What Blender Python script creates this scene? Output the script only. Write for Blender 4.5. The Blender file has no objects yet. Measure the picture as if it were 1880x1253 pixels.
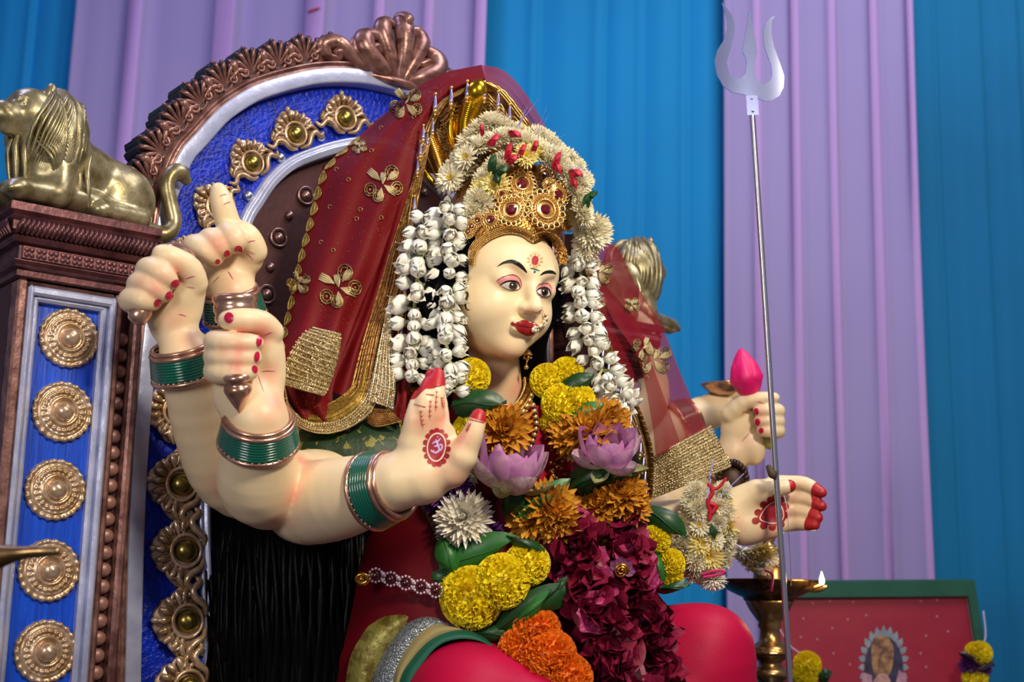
import bpy, math, random
import numpy as np
from mathutils import Vector, Matrix, Quaternion, geometry
from mathutils.bvhtree import BVHTree
random.seed(7); RNG = np.random.default_rng(7)
SC = bpy.context.scene; COL = SC.collection
pi = math.pi
# ------------------------------------------------------------------ camera
PITCH, ROLL, FPX = math.radians(11.5), math.radians(1.2), 2611.0
CAM = np.array([0.0, 0.0, 1.10])
_r0 = np.array([1.0, 0, 0]); _f = np.array([0, math.cos(PITCH), math.sin(PITCH)]); _u0 = np.array([0, -math.sin(PITCH), math.cos(PITCH)])
CU = math.cos(ROLL)*_u0 - math.sin(ROLL)*_r0; CR = math.cos(ROLL)*_r0 + math.sin(ROLL)*_u0; CF = _f
cd = bpy.data.cameras.new('camera'); cam = bpy.data.objects.new('camera', cd); COL.objects.link(cam)
cd.sensor_width = 36.0; cd.lens = 36.0*FPX/1880.0; cd.clip_start = 0.05
cam.matrix_world = Matrix(((CR[0], CU[0], -CF[0], CAM[0]), (CR[1], CU[1], -CF[1], CAM[1]), (CR[2], CU[2], -CF[2], CAM[2]), (0, 0, 0, 1)))
cd.dof.use_dof = True; cd.dof.focus_distance = 1.86; cd.dof.aperture_fstop = 5.0
SC.camera = cam
# ------------------------------------------------------------------ light
SC.view_settings.view_transform = 'Standard'; SC.view_settings.look = 'None'; SC.view_settings.gamma = 1.0
SC.view_settings.use_curve_mapping = False; SC.view_settings.exposure = 0.0
wd = bpy.data.worlds.new('world'); SC.world = wd; wd.use_nodes = True
wd.node_tree.nodes['Background'].inputs[0].default_value = (0.50, 0.50, 0.74, 1); wd.node_tree.nodes['Background'].inputs[1].default_value = 0.20
def area(name, loc, aim, size, power, col, spread=180):
    l = bpy.data.lights.new(name, 'AREA'); l.shape = 'DISK'; l.size = size; l.energy = power; l.color = col; l.spread = math.radians(spread)
    o = bpy.data.objects.new(name, l); COL.objects.link(o); o.location = loc
    o.rotation_euler = (Vector(aim)-Vector(loc)).to_track_quat('-Z', 'Y').to_euler()
    return o
area('key_lamp', (0.75, 0.15, 2.35), (-0.05, 1.9, 1.45), 0.35, 7.4, (1.0, 0.88, 0.70), 75)
area('fill_lamp', (-1.0, -0.3, 1.55), (-0.45, 1.8, 1.2), 0.6, 4.3, (1.0, 0.94, 0.92), 100)
area('violet_lamp', (-1.1, 1.75, 3.0), (-0.3, 2.2, 1.6), 0.6, 9, (0.42, 0.45, 1.0))
area('curtain_wash_lamp', (1.0, 1.6, 3.3), (0.5, 3.4, 1.3), 1.2, 32, (0.92, 0.90, 1.0))
# ------------------------------------------------------------------ pixel <-> space
def ray(px, py):
    d = CF + (px-940.0)/FPX*CR + (626.5-py)/FPX*CU
    return d
def P(px, py, D): return CAM + ray(px, py)*D
def onplane(px, py, pt, n):
    d = ray(px, py); t = np.dot(np.asarray(pt)-CAM, n)/np.dot(d, n); return CAM + d*t
TH = math.radians(37.0)
TU = np.array([math.cos(TH), math.sin(TH), 0.0]); TN = np.array([math.sin(TH), -math.cos(TH), 0.0]); TZ = np.array([0, 0, 1.0])
TO = P(715, 140, 2.22); TO = np.array([TO[0], TO[1], 0.0])
def TP(px, py, w=0.0):
    q = onplane(px, py, TO + w*TN, TN); return np.array([np.dot(q-TO, TU), q[2]])
def T(u, v, w=0.0): return TO + (u if u < 0 else u*.815)*TU + w*TN + v*TZ
def frame(o, x, y, z):
    return Matrix(((x[0], y[0], z[0], o[0]), (x[1], y[1], z[1], o[1]), (x[2], y[2], z[2], o[2]), (0, 0, 0, 1)))
def TM(u, v, w, ang=0.0, s=1.0):
    x = (math.cos(ang)*TU + math.sin(ang)*TZ)*s; y = (-math.sin(ang)*TU + math.cos(ang)*TZ)*s
    return frame(T(u, v, w), x, y, TN*s)
def nrm(v): v = np.asarray(v, float); return v/(np.linalg.norm(v)+1e-12)
# ------------------------------------------------------------------ scene graph
WM = {}
def obj(name, mesh, mat=None, parent=None, M=None):
    if mat is not None and not mesh.materials: mesh.materials.append(mat)
    o = bpy.data.objects.new(name, mesh); COL.objects.link(o)
    M = M or Matrix.Identity(4)
    if parent is not None:
        o.parent = parent; o.matrix_parent_inverse = WM[parent.name].inverted()
    o.matrix_basis = M; WM[o.name] = M.copy()
    return o
def tag(o, label=None, cat=None, group=None, kind=None):
    if label: o['label'] = label
    if cat: o['category'] = cat
    if group: o['group'] = group
    if kind: o['kind'] = kind
    return o
def thing(name, label, cat, loc, group=None):
    o = bpy.data.objects.new(name, None); COL.objects.link(o); o.empty_display_size = 0.02
    o.location = Vector(loc); WM[o.name] = Matrix.Translation(Vector(loc))
    return tag(o, label, cat, group)
# ------------------------------------------------------------------ mesh building
class MB:
    def __init__(s): s.V = []; s.F = []; s.n = 0; s.mi = []; s.cur = 0
    def add(s, V, F):
        V = np.asarray(V, float).reshape(-1, 3); s.V.append(V)
        for f in F: s.F.append(tuple(i+s.n for i in f)); s.mi.append(s.cur)
        s.n += len(V); return s
    def mesh(s, name, mats=None, smooth=True, M=None):
        me = bpy.data.meshes.new(name)
        V = np.concatenate(s.V) if s.V else np.zeros((0, 3))
        if M is not None:
            R = np.array(M)[:3, :3]; V = V @ R.T + np.array(M)[:3, 3]
        me.from_pydata(V.tolist(), [], s.F)
        if mats:
            for m in (mats if isinstance(mats, (list, tuple)) else [mats]): me.materials.append(m)
            if isinstance(mats, (list, tuple)) and len(mats) > 1: me.polygons.foreach_set('material_index', s.mi)
        me.polygons.foreach_set('use_smooth', [smooth]*len(me.polygons)); me.update(); return me
    def grid(s, A, wrapu=False, wrapv=False, flip=False):
        A = np.asarray(A, float); m, n = A.shape[:2]; F = []
        for i in range(m if wrapu else m-1):
            for j in range(n if wrapv else n-1):
                q = (i*n+j, i*n+(j+1) % n, ((i+1) % m)*n+(j+1) % n, ((i+1) % m)*n+j)
                F.append(q[::-1] if flip else q)
        return s.add(A.reshape(-1, 3), F)
    def tube(s, pts, rad, seg=8, res=None, cap=True, closed=False, flat=None):
        pts = np.asarray(pts, float)
        rad = np.full(len(pts), rad) if np.isscalar(rad) else np.asarray(rad, float)
        if res:
            q = spline(np.column_stack([pts, rad]), res, closed); pts, rad = q[:, :3], q[:, 3]
        n = len(pts)
        if closed: tan = np.roll(pts, -1, 0)-np.roll(pts, 1, 0)
        else: tan = np.gradient(pts, axis=0)
        tan /= (np.linalg.norm(tan, axis=1)[:, None]+1e-12)
        a = np.array([0, 0, 1.0]) if abs(tan[0][2]) < .9 else np.array([1.0, 0, 0])
        if flat is not None: a = np.asarray(flat[0], float)
        nx = nrm(np.cross(a, tan[0])); th = np.linspace(0, 2*pi, seg, endpoint=False); rows = []
        for i in range(n):
            if flat is not None: nx = nrm(np.cross(a, tan[i]))
            else: nx = nrm(nx - tan[i]*np.dot(nx, tan[i]))
            ny = np.cross(tan[i], nx); k = flat[1] if flat is not None else 1.0
            rows.append(pts[i] + rad[i]*(np.cos(th)[:, None]*nx + k*np.sin(th)[:, None]*ny))
        if cap and not closed:
            def hemi(i, sg):
                out = []
                for t in (0.5, 0.85):
                    out.append(pts[i] + sg*tan[i]*rad[i]*t*0.9 + (rows[i]-pts[i])*math.sqrt(max(0, 1-t*t)))
                return out
            h0, h1 = hemi(0, -1), hemi(n-1, 1)
            full = [h0[1], h0[0]] + rows + h1; m = len(full)
            s.grid(np.array(full), wrapv=True)
            b = s.n - m*seg
            s.F.append(tuple(b+k for k in range(seg))[::-1]); s.mi.append(s.cur)
            s.F.append(tuple(b+(m-1)*seg+k for k in range(seg))); s.mi.append(s.cur)
        else: s.grid(np.array(rows), wrapu=closed, wrapv=True)
        return s
    def lathe(s, prof, seg=24, o=(0, 0, 0), ax=None, fn=None):
        prof = np.asarray(prof, float); th = np.linspace(0, 2*pi, seg, endpoint=False)
        A = np.zeros((len(prof), seg, 3))
        A[:, :, 0] = prof[:, 0:1]*np.cos(th); A[:, :, 1] = prof[:, 0:1]*np.sin(th); A[:, :, 2] = prof[:, 1:2]
        if fn is not None: A = fn(A, th)
        if ax is not None:
            z = nrm(ax); x = nrm(np.cross([0, 1, .01] if abs(z[1]) < .9 else [1, 0, 0], z)); y = np.cross(z, x)
            A = A[..., 0:1]*x + A[..., 1:2]*y + A[..., 2:3]*z
        return s.grid(A + np.asarray(o), wrapv=True)
    def ball(s, c, r, seg=10, rings=7, R=None):
        r = np.array([r]*3 if np.isscalar(r) else r, float)
        ph = np.linspace(-pi/2+1e-3, pi/2-1e-3, rings); th = np.linspace(0, 2*pi, seg, endpoint=False)
        A = np.stack([np.cos(ph)[:, None]*np.cos(th)*r[0], np.cos(ph)[:, None]*np.sin(th)*r[1], np.sin(ph)[:, None]*np.ones(seg)*r[2]], -1)
        if R is not None: A = A @ np.asarray(R).T
        return s.grid(A+np.asarray(c), wrapv=True)
    def box(s, lo, hi, fr=None, bev=0.0):
        lo, hi = np.asarray(lo, float), np.asarray(hi, float); b = bev
        if b <= 0:
            V = np.array([[x, y, z] for x in (lo[0], hi[0]) for y in (lo[1], hi[1]) for z in (lo[2], hi[2])])
            F = [(0, 1, 3, 2), (4, 6, 7, 5), (0, 4, 5, 1), (2, 3, 7, 6), (0, 2, 6, 4), (1, 5, 7, 3)]
        else:
            V = []; idx = {}
            for i in (0, 1):
                for j in (0, 1):
                    for k in (0, 1):
                        for a in range(3):
                            p = []
                            for ax, t in enumerate((i, j, k)):
                                e = hi[ax] if t else lo[ax]; p.append(e if ax == a else e+(b if not t else -b))
                            idx[(i, j, k, a)] = len(V); V.append(p)
            F = []
            for a in range(3):
                o1, o2 = (a+1) % 3, (a+2) % 3
                for t in (0, 1):
                    q = []
                    for (p, r) in ((0, 0), (1, 0), (1, 1), (0, 1)):
                        c = [0, 0, 0]; c[a] = t; c[o1] = p; c[o2] = r; q.append(idx[(*c, a)])
                    F.append(q if t else q[::-1])
                for p in (0, 1):
                    for r in (0, 1):
                        c0 = [0, 0, 0]; c1 = [0, 0, 0]; c0[o1] = c1[o1] = p; c0[o2] = c1[o2] = r; c1[a] = 1
                        q = [idx[(*c0, o1)], idx[(*c1, o1)], idx[(*c1, o2)], idx[(*c0, o2)]]
                        F.append(q if (p == r) == True else q[::-1])
            for i in (0, 1):
                for j in (0, 1):
                    for k in (0, 1):
                        q = [idx[(i, j, k, 0)], idx[(i, j, k, 1)], idx[(i, j, k, 2)]]
                        F.append(q if (i+j+k) % 2 else q[::-1])
            V = np.array(V)
        if fr is not None: V = np.array([fr(*p) for p in V])
        return s.add(V, F)
    def poly(s, pts, z0, z1, bev=0.0):       # extruded outline in local xy
        pts = np.asarray(pts, float); n = len(pts); c = pts.mean(0)
        rows = [np.column_stack([pts, np.full(n, z0)]), np.column_stack([pts, np.full(n, z1-bev)])]
        if bev > 0:
            t = np.roll(pts, -1, 0)-np.roll(pts, 1, 0); t /= np.linalg.norm(t, axis=1)[:, None]+1e-12
            nn = np.column_stack([-t[:, 1], t[:, 0]])
            area2 = np.sum(pts[:, 0]*np.roll(pts[:, 1], -1)-np.roll(pts[:, 0], -1)*pts[:, 1])
            if area2 < 0: nn = -nn
            rows.append(np.column_stack([pts+nn*bev, np.full(n, z1)]))
        s.grid(np.array(rows), wrapv=True)
        b = s.n-len(rows)*n; top = [b+(len(rows)-1)*n+k for k in range(n)]
        tri = geometry.tessellate_polygon([[Vector((p[0], p[1], 0)) for p in rows[-1]]])
        for f in tri: s.F.append(tuple(top[i] for i in f)); s.mi.append(s.cur)
        for f in tri: s.F.append(tuple(b+i for i in f)[::-1]); s.mi.append(s.cur)
        return s
def spline(pts, res, closed=False):
    pts = np.asarray(pts, float); n = len(pts)
    if n == 2 and not closed: return pts[0] + (pts[1]-pts[0])*np.linspace(0, 1, res)[:, None]
    if closed: Q = np.concatenate([pts[-1:], pts, pts[:2]]); m = n
    else: Q = np.concatenate([2*pts[:1]-pts[1:2], pts, 2*pts[-1:]-pts[-2:-1]]); m = n-1
    t = np.linspace(0, m, res, endpoint=not closed); i = np.minimum(t.astype(int), m-1); f = (t-i)[:, None]
    p0, p1, p2, p3 = Q[i], Q[i+1], Q[i+2], Q[i+3]
    return .5*(2*p1+(p2-p0)*f+(2*p0-5*p1+4*p2-p3)*f**2+(3*p1-p0-3*p2+p3)*f**3)
def resample(pts, n):
    pts = np.asarray(pts, float); d = np.r_[0, np.cumsum(np.linalg.norm(np.diff(pts, axis=0), axis=1))]
    t = np.linspace(0, d[-1], n); return np.column_stack([np.interp(t, d, pts[:, k]) for k in range(pts.shape[1])])
# ------------------------------------------------------------------ materials
def lin(c):
    if isinstance(c, str): c = [int(c[i:i+2], 16) for i in (0, 2, 4)]
    c = [x/255.0 for x in c]; return tuple((x/12.92 if x <= .04045 else ((x+.055)/1.055)**2.4) for x in c) + (1.0,)
MATS = {}
def mat(name, col, rough=.5, metal=0., col2=None, nscale=30., bump=0., bscale=80., sss=0., emit=0., alpha=1., trans=0., coat=0., sheen=0., wave=None, spec=.5, voro=False, stretch=None, sharp=(.35, .65), bdist=.002):
    if name in MATS: return MATS[name]
    m = bpy.data.materials.new(name); m.use_nodes = True; nt = m.node_tree; b = nt.nodes['Principled BSDF']; L = nt.links.new
    b.inputs['Base Color'].default_value = lin(col); b.inputs['Roughness'].default_value = rough; b.inputs['Metallic'].default_value = metal
    b.inputs['Specular IOR Level'].default_value = spec
    if sss: b.inputs['Subsurface Weight'].default_value = sss; b.inputs['Subsurface Radius'].default_value = (1, .5, .3); b.inputs['Subsurface Scale'].default_value = .012
    if coat: b.inputs['Coat Weight'].default_value = coat; b.inputs['Coat Roughness'].default_value = .15
    if sheen: b.inputs['Sheen Weight'].default_value = sheen
    if alpha < 1: b.inputs['Alpha'].default_value = alpha
    if trans: b.inputs['Transmission Weight'].default_value = trans
    if emit: b.inputs['Emission Color'].default_value = lin(col); b.inputs['Emission Strength'].default_value = emit
    tc = nt.nodes.new('ShaderNodeTexCoord'); vec = tc.outputs['Object']
    if stretch:
        mp = nt.nodes.new('ShaderNodeMapping'); mp.inputs['Scale'].default_value = stretch; L(vec, mp.inputs[0]); vec = mp.outputs[0]
    if col2 is not None:
        nz = nt.nodes.new('ShaderNodeTexNoise'); nz.inputs['Scale'].default_value = nscale; nz.inputs['Detail'].default_value = 3; L(vec, nz.inputs[0])
        cr = nt.nodes.new('ShaderNodeValToRGB'); cr.color_ramp.elements[0].position = sharp[0]; cr.color_ramp.elements[1].position = sharp[1]
        cr.color_ramp.elements[0].color = lin(col); cr.color_ramp.elements[1].color = lin(col2); L(nz.outputs[0], cr.inputs[0]); L(cr.outputs[0], b.inputs['Base Color'])
    if bump:
        if wave:
            t = nt.nodes.new('ShaderNodeTexWave'); t.inputs['Scale'].default_value = bscale; t.bands_direction = wave; t.inputs['Distortion'].default_value = 1.5
            L(vec, t.inputs[0]); h = t.outputs['Fac']
        elif voro:
            t = nt.nodes.new('ShaderNodeTexVoronoi'); t.inputs['Scale'].default_value = bscale; L(vec, t.inputs[0]); h = t.outputs['Distance']
        else:
            t = nt.nodes.new('ShaderNodeTexNoise'); t.inputs['Scale'].default_value = bscale; t.inputs['Detail'].default_value = 4; L(vec, t.inputs[0]); h = t.outputs[0]
        bp = nt.nodes.new('ShaderNodeBump'); bp.inputs['Strength'].default_value = bump; bp.inputs['Distance'].default_value = bdist; L(h, bp.inputs['Height']); L(bp.outputs[0], b.inputs['Normal'])
    MATS[name] = m; return m
COPPER = mat('copper_paint', 'a87c70', .32, .55, '6a443e', 45, .25, 130)
COPPERDK = mat('dark_copper_paint', '4c2a2b', .42, .4, '40221f', 14, .2, 90)
BLACKWOOD = mat('black_backing', '23272b', .5, 0, bump=.2)
SILVER = mat('silver_paint', 'ccd0ea', .28, .42, 'b0b6d2', 25, .35, 60)  # lavender reflections are tinted into the base colour
BLUE = mat('blue_gloss_paint', '002cc0', .3, 0, '002096', 40, .8, 150, spec=.3, bdist=.004)
BLUEP = mat('blue_panel_paint', '0050da', .34, 0, '003cb4', 30, .35, 30, coat=.3, stretch=(6, 6, .5))
GOLDP = mat('gold_paint', 'dcc0a4', .28, .55, 'a8865e', 60, .3, 160)
LIONG = mat('lion_gold_paint', 'b6aa84', .34, .65, '7a6e48', 40, .25, 90)
GOLD = mat('gold_metal', 'dfa94c', .24, .95, 'b67c2a', 60)
BRIGHTGOLD = mat('bright_gold_metal', 'f0c030', .22, .95, 'c8931a', 40)
ROSEG = mat('rose_gold_metal', 'd8b098', .24, .8, 'b0826a', 50)
# ================================================================== setting
CLB = mat('blue_curtain_cloth', '008cc8', .85, 0, '0088c2', 3, .12, 900)
CLL = mat('lilac_curtain_cloth', 'a698c6', .85, 0, 'a294c4', 3, .12, 900)
CLT = mat('teal_blue_curtain_cloth', '0078a8', .85, 0, '00709c', 2, .12, 900)
CLP = mat('pleat_strip_lilac_cloth', 'c4a0d8', .85, 0, 'c09cd4', 3, .12, 900)  # paler, pinker strip along the front of each lilac pleat
WALL = mat('wall_paint', '6a6c8c', .8, 0, bump=.1); FLOOR = mat('floor_tile', '5c5048', .5, 0, '4a423c', 6)
CY = 3.15
mb = MB().box((-2.4, 3.4, 0), (2.6, 3.5, 3.4)); tag(obj('wall_back', mb.mesh('wall_back', WALL, False)), kind='structure')
mb = MB().box((-2.4, -1.0, -0.05), (2.6, 3.4, 0)); tag(obj('floor', mb.mesh('floor', FLOOR, False)), kind='structure')
def curtain(name, label, pxs, m, seed, prof, CY=CY, m2=None):
    rng = np.random.default_rng(seed); xs = [onplane(p, 500, (0, CY, 0), (0, 1, 0))[0] for p in pxs]
    pts = []
    for i in range(len(xs)-1):
        a, b = xs[i], xs[i+1]; w = b-a
        for (t, d) in prof: pts.append((a+w*t, d*min(1, w/.16)))
    pts.append((xs[-1], prof[0][1]))
    pts = np.array(pts); zs = np.linspace(0.02, 3.3, 40); rows = []
    ph = rng.uniform(0, 6, len(pts))
    for z in zs:
        y = CY - pts[:, 1]*(1+.12*np.sin(z*1.7+ph)) ; x = pts[:, 0] + .004*np.sin(z*2.1+ph*.3)
        rows.append(np.column_stack([x, y, np.full(len(x), z)]))
    A = np.array(rows); A2 = np.array([np.concatenate([r, r[::-1]+[0, .004, 0]]) for r in A])
    mb = MB().grid(A2, wrapv=True); n2 = A2.shape[1]; me = mb.mesh(name, [m, m2 or m], True); npf = len(prof); nn = len(pts)
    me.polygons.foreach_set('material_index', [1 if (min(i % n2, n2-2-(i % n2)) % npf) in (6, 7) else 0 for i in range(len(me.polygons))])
    return tag(obj(name, me), label, 'curtain', 'pleated backdrop curtains')
PR = [(0, .0), (.03, -.004), (.2, .004), (.45, .012), (.62, .010), (.78, .022), (.80, .030), (.97, .034), (.995, .030)]
PRB = [(0, .0), (.1, .004), (.28, .018), (.5, .022), (.7, .012), (.85, .020), (.98, .03)]
curtain('curtain', 'blue curtain behind the gold lion at the far left', [-420, -330, -240, -150, -60, 20, 112], CLB, 1, PRB, CY+.06)
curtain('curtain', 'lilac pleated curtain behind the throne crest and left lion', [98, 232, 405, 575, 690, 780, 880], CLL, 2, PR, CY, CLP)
curtain('curtain', 'bright blue curtain between the two lilac curtains', [872, 980, 1103, 1180, 1262, 1344], CLB, 3, PRB, CY+.06)
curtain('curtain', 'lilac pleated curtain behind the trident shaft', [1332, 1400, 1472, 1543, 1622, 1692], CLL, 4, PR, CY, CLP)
curtain('curtain', 'teal blue curtain at the far right behind the framed picture', [1680, 1738, 1820, 1890, 1990, 2090, 2200, 2320], CLT, 5, PRB, CY+.06)
mb = MB()
for k in range(5): mb.tube([onplane(566+4*k, 22-1.5*k, (0, CY-.034, 0), (0, 1, 0)), onplane(570+4*k, 19-1.2*k, (0, CY-.037, 0), (0, 1, 0))], .0022, 6)
tag(obj('red_petal', mb.mesh('red_petal', mat('red_scrap', 'c83a4a', .6))), 'tiny red petal stuck to the lilac curtain above the throne', 'petal')
# ================================================================== throne
thr = thing('throne', 'ornate carved throne with blue arched back, silver bands and copper pillars', 'throne', T(0, 0, 0))
OUT = [(226, 1320), (228, 1250), (238, 900), (258, 650), (290, 395), (305, 338), (330, 280), (359, 247), (397, 205), (434, 178), (474, 157), (544, 137), (598, 129), (665, 131), (714, 140)]
INN = [(389, 1320), (385, 1250), (378, 1100), (372, 950), (374, 850), (385, 700), (410, 520), (450, 399), (471, 362), (498, 322), (531, 292), (565, 275), (625, 256), (680, 249), (714, 251)]
def sym(px, w, zbot, n=120, flatten=True):
    q = np.array([TP(a, b, w) for a, b in px]); q = np.vstack([[q[0][0], zbot], q]); q[-1][0] = 0.0
    c = spline(q, 400); c = resample(c, n); c[-1][0] = 0.0
    return np.vstack([c, (c*[-1, 1])[::-1][1:]])
ZB = 0.45
OC = sym(OUT, .02, ZB); IC = sym(INN, .02, ZB)
def offs(C, d):
    t = np.gradient(C, axis=0); t /= np.linalg.norm(t, axis=1)[:, None]; nn = np.column_stack([t[:, 1], -t[:, 0]]); return C + nn*d   # + = inward
def sweep(mb, C, prof):
    rows = []
    for (d, w) in prof:
        c = offs(C, d); rows.append(np.array([T(p[0], p[1], w) for p in c]))
    return mb.grid(np.array(rows).transpose(1, 0, 2), flip=True)
def TV(A): return np.array([T(*p) for p in A])
# boards
mb = MB(); a, b = offs(OC, .004), IC; mid = [a+(b-a)*t for t in np.linspace(0, 1, 6)]
mb.grid(np.array([[T(p[0], p[1], .004) for p in r] for r in mid])); mb.grid(np.array([[T(p[0], p[1], -.03) for p in r] for r in mid]), flip=True)
obj('blue_back_field', mb.mesh('blue_back_field', BLUE), parent=thr)
mb = MB(); C0 = np.column_stack([np.zeros(len(IC)), IC[:, 1]]); mid = [IC+(C0-IC)*t for t in np.linspace(0, 1, 8)]
mb.grid(np.array([[T(p[0], p[1], -.012) for p in r] for r in mid]))
mb.grid(np.array([[T(p[0], p[1], -.035) for p in r] for r in mid]), flip=True)
obj('inner_back_board', mb.mesh('inner_back_board', COPPERDK), parent=thr)
mb = MB(); sweep(mb, OC, [(-.002, -.03), (-.002, .0235), (-.0016, .0262), (.0004, .0270), (.009, .0262), (.0178, .0270), (.0198, .0262), (.0206, .0235), (.021, -.01)])
obj('silver_arch_band', mb.mesh('silver_arch_band', SILVER), parent=thr)
mb = MB(); sweep(mb, OC, [(-.034, -.032), (-.014, -.03), (-.014, .020), (-.011, .027), (-.008, .026), (-.006, .021), (-.003, .026), (.000, .026), (.001, .01)])
obj('copper_arch_band', mb.mesh('copper_arch_band', COPPER), parent=thr)
mb = MB(); sweep(mb, IC, [(-.002, .0), (-.001, .012), (.002, .015), (.005, .010), (.007, .016), (.011, .018), (.014, .011), (.016, .012), (.018, .008), (.019, -.014)])
obj('silver_inner_ring', mb.mesh('silver_inner_ring', SILVER), parent=thr)
# --- repeated ornaments (local: x across, y outward, z proud)
def spiral(r0, turns, n=26, sgn=1, a0=0.0, k=.78):
    t = np.linspace(0, 1, n); r = r0*(1-k*t); a = a0+sgn*2*pi*turns*t
    return np.column_stack([r*np.cos(a), r*np.sin(a)])
def volute(mb, c, r0, turns, sgn, a0, tr, z=.008, lift=.004, seg=8):
    s = spiral(r0, turns, 30, sgn, a0); t = np.linspace(0, 1, 30)
    mb.tube(np.column_stack([s+np.asarray(c), z+lift*t]), tr*(1-.45*t), seg)
    mb.ball((c[0], c[1], z+lift), tr*.85, 8, 6)
mb = MB(); R = .036
for k in range(7):
    a = (k-3)*.40; L = R*(1.0-.07*abs(k-3))
    mb.tube([(0, .004, .012), (math.sin(a)*L*.45, .004+math.cos(a)*L*.45, .018), (math.sin(a)*L*.85, .004+math.cos(a)*L*.85, .021), (math.sin(a)*L, .004+math.cos(a)*L, .016)], [.0018, .0026, .0036, .0022], 7, 9)
for sx in (-1, 1):
    volute(mb, (sx*.0125, .007), .008, 1.2, -sx, pi/2 if sx > 0 else pi/2, .0026, .016)
    mb.tube([(0, -.002, .012), (sx*.008, .001, .015), (sx*.018, .013, .016), (sx*.021, .024, .014)], [.002, .003, .003, .0018], 7, 9)
ACF = mb.mesh('leaf_front', COPPER)
mb = MB(); o = [(-.022, -.006)]
for k in range(7):
    a = (k-3)*.40; L = R*(1.02-.07*abs(k-3))
    for da in (-.16, 0, .16): o.append((math.sin(a+da)*L*(1.0 if da == 0 else .93), .004+math.cos(a+da)*L*(1.0 if da == 0 else .93)))
o.append((.022, -.006)); mb.poly(o, -.03, .014, .002)
ACB = mb.mesh('leaf_backing', BLACKWOOD, False)
mb = MB(); mb.tube([(0, -.004, .010), (0, .012, .017), (0, .024, .022), (0, .031, .016)], [.003, .0052, .0058, .003], 8, 10)
for sx in (-1, 1): mb.tube([(0, -.004, .010), (sx*.007, .008, .016), (sx*.009, .018, .015)], [.002, .003, .002], 7, 8)
ACS = mb.mesh('leaf_bud', COPPER)
seglen = np.r_[0, np.cumsum(np.linalg.norm(np.diff(OC, axis=0), axis=1))]; half = seglen[119]
s0 = np.interp(TP(300, 370, .02)[1], OC[:120, 1], seglen[:120])
def alongOC(s, d):
    s = min(max(s, 0), seglen[-1]-1e-6); p = np.array([np.interp(s, seglen, OC[:, k]) for k in (0, 1)])
    q = np.array([np.interp(min(s+.004, seglen[-1]), seglen, OC[:, k]) for k in (0, 1)]); q0 = np.array([np.interp(max(s-.004, 0), seglen, OC[:, k]) for k in (0, 1)])
    t = nrm(q-q0); nin = np.array([t[1], -t[0]]); return p+nin*d, math.atan2(t[1], t[0])
NL = 9
for side in (0, 1):
    for k in range(NL):
        s = s0 + .02 + (half-.105-s0-.02)*k/(NL-1)
        if side: s = 2*half-s
        p, a = alongOC(s, -.016)
        o = obj('acanthus_leaf', ACB, None, thr, TM(p[0], p[1], .0, a, 1.06)); obj('leaf_front', ACF, None, o, TM(p[0], p[1], .0, a, 1.06))
        if k < NL-1:
            ds = (half-.105-s0-.02)/(NL-1)/2; p, a = alongOC(s+(ds if not side else -ds), -.016)
            obj('leaf_bud', ACS, None, thr, TM(p[0], p[1], .0, a, 1.05))
# top crest: scrolled shell
def crest():
    cp = TP(712, 137, .03); base = np.array([0, cp[1]]); root = None
    def L2(px, py): q = TP(px, py, .03); return (q[0], q[1]-base[1])
    mb = MB()
    o = [(-.115, -.004), (-.125, .03), (-.10, .05), (-.075, .045), (-.055, .085), (-.03, .125), (.0, .135), (.03, .125), (.055, .085), (.075, .045), (.10, .05), (.125, .03), (.115, -.004)]
    o = spline(o, 48); mb.poly(o*0.93, -.035, .006, .004)
    M = TM(0, base[1], .0) @ Matrix.Diagonal((1.04, .72, .95, 1))
    root = obj('crest_scroll', mb.mesh('crest_scroll', COPPERDK), None, thr, M)
    def sub(nm, f):
        mb = MB(); f(mb); obj(nm, mb.mesh(nm, COPPER), None, root, M)
    for sx in (-1, 1):
        sub('volute', lambda m: (m.tube([(sx*.035, -.003, .012), (sx*.06, .004, .02), (sx*.088, .030, .024), (sx*.105, .044, .022), (sx*.124, .030, .02), (sx*.118, .010, .02), (sx*.103, .010, .022), (sx*.102, .022, .026)], [.008, .013, .016, .016, .013, .010, .008, .009], 10, 40)))
        sub('volute', lambda m: (m.tube([(sx*.010, -.002, .018), (sx*.034, .010, .03), (sx*.062, .040, .034), (sx*.062, .070, .032), (sx*.040, .078, .03), (sx*.027, .060, .03), (sx*.035, .045, .032), (sx*.046, .052, .036)], [.010, .017, .018, .016, .013, .010, .008, .009], 10, 44)))
        sub('shell_lobe', lambda m: m.tube([(sx*.008, .0, .03), (sx*.022, .045, .036), (sx*.034, .09, .034), (sx*.028, .118, .03), (sx*.012, .112, .034)], [.008, .012, .015, .012, .007], 10, 30))
        sub('leaf_ridge', lambda m: m.tube([(sx*.05, .002, .03), (sx*.078, .03, .034), (sx*.08, .055, .03), (sx*.07, .068, .026)], [.004, .006, .005, .003], 8, 18))
    sub('shell_centre', lambda m: m.tube([(0, -.004, .03), (0, .05, .042), (0, .10, .042), (0, .134, .034), (0, .128, .05), (0, .112, .05)], [.008, .012, .016, .015, .010, .006], 10, 34))
    sub('crest_foot', lambda m: m.tube([(-.05, -.006, .02), (0, -.012, .034), (.05, -.006, .02)], [.006, .010, .006], 8, 16))
crest()
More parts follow.
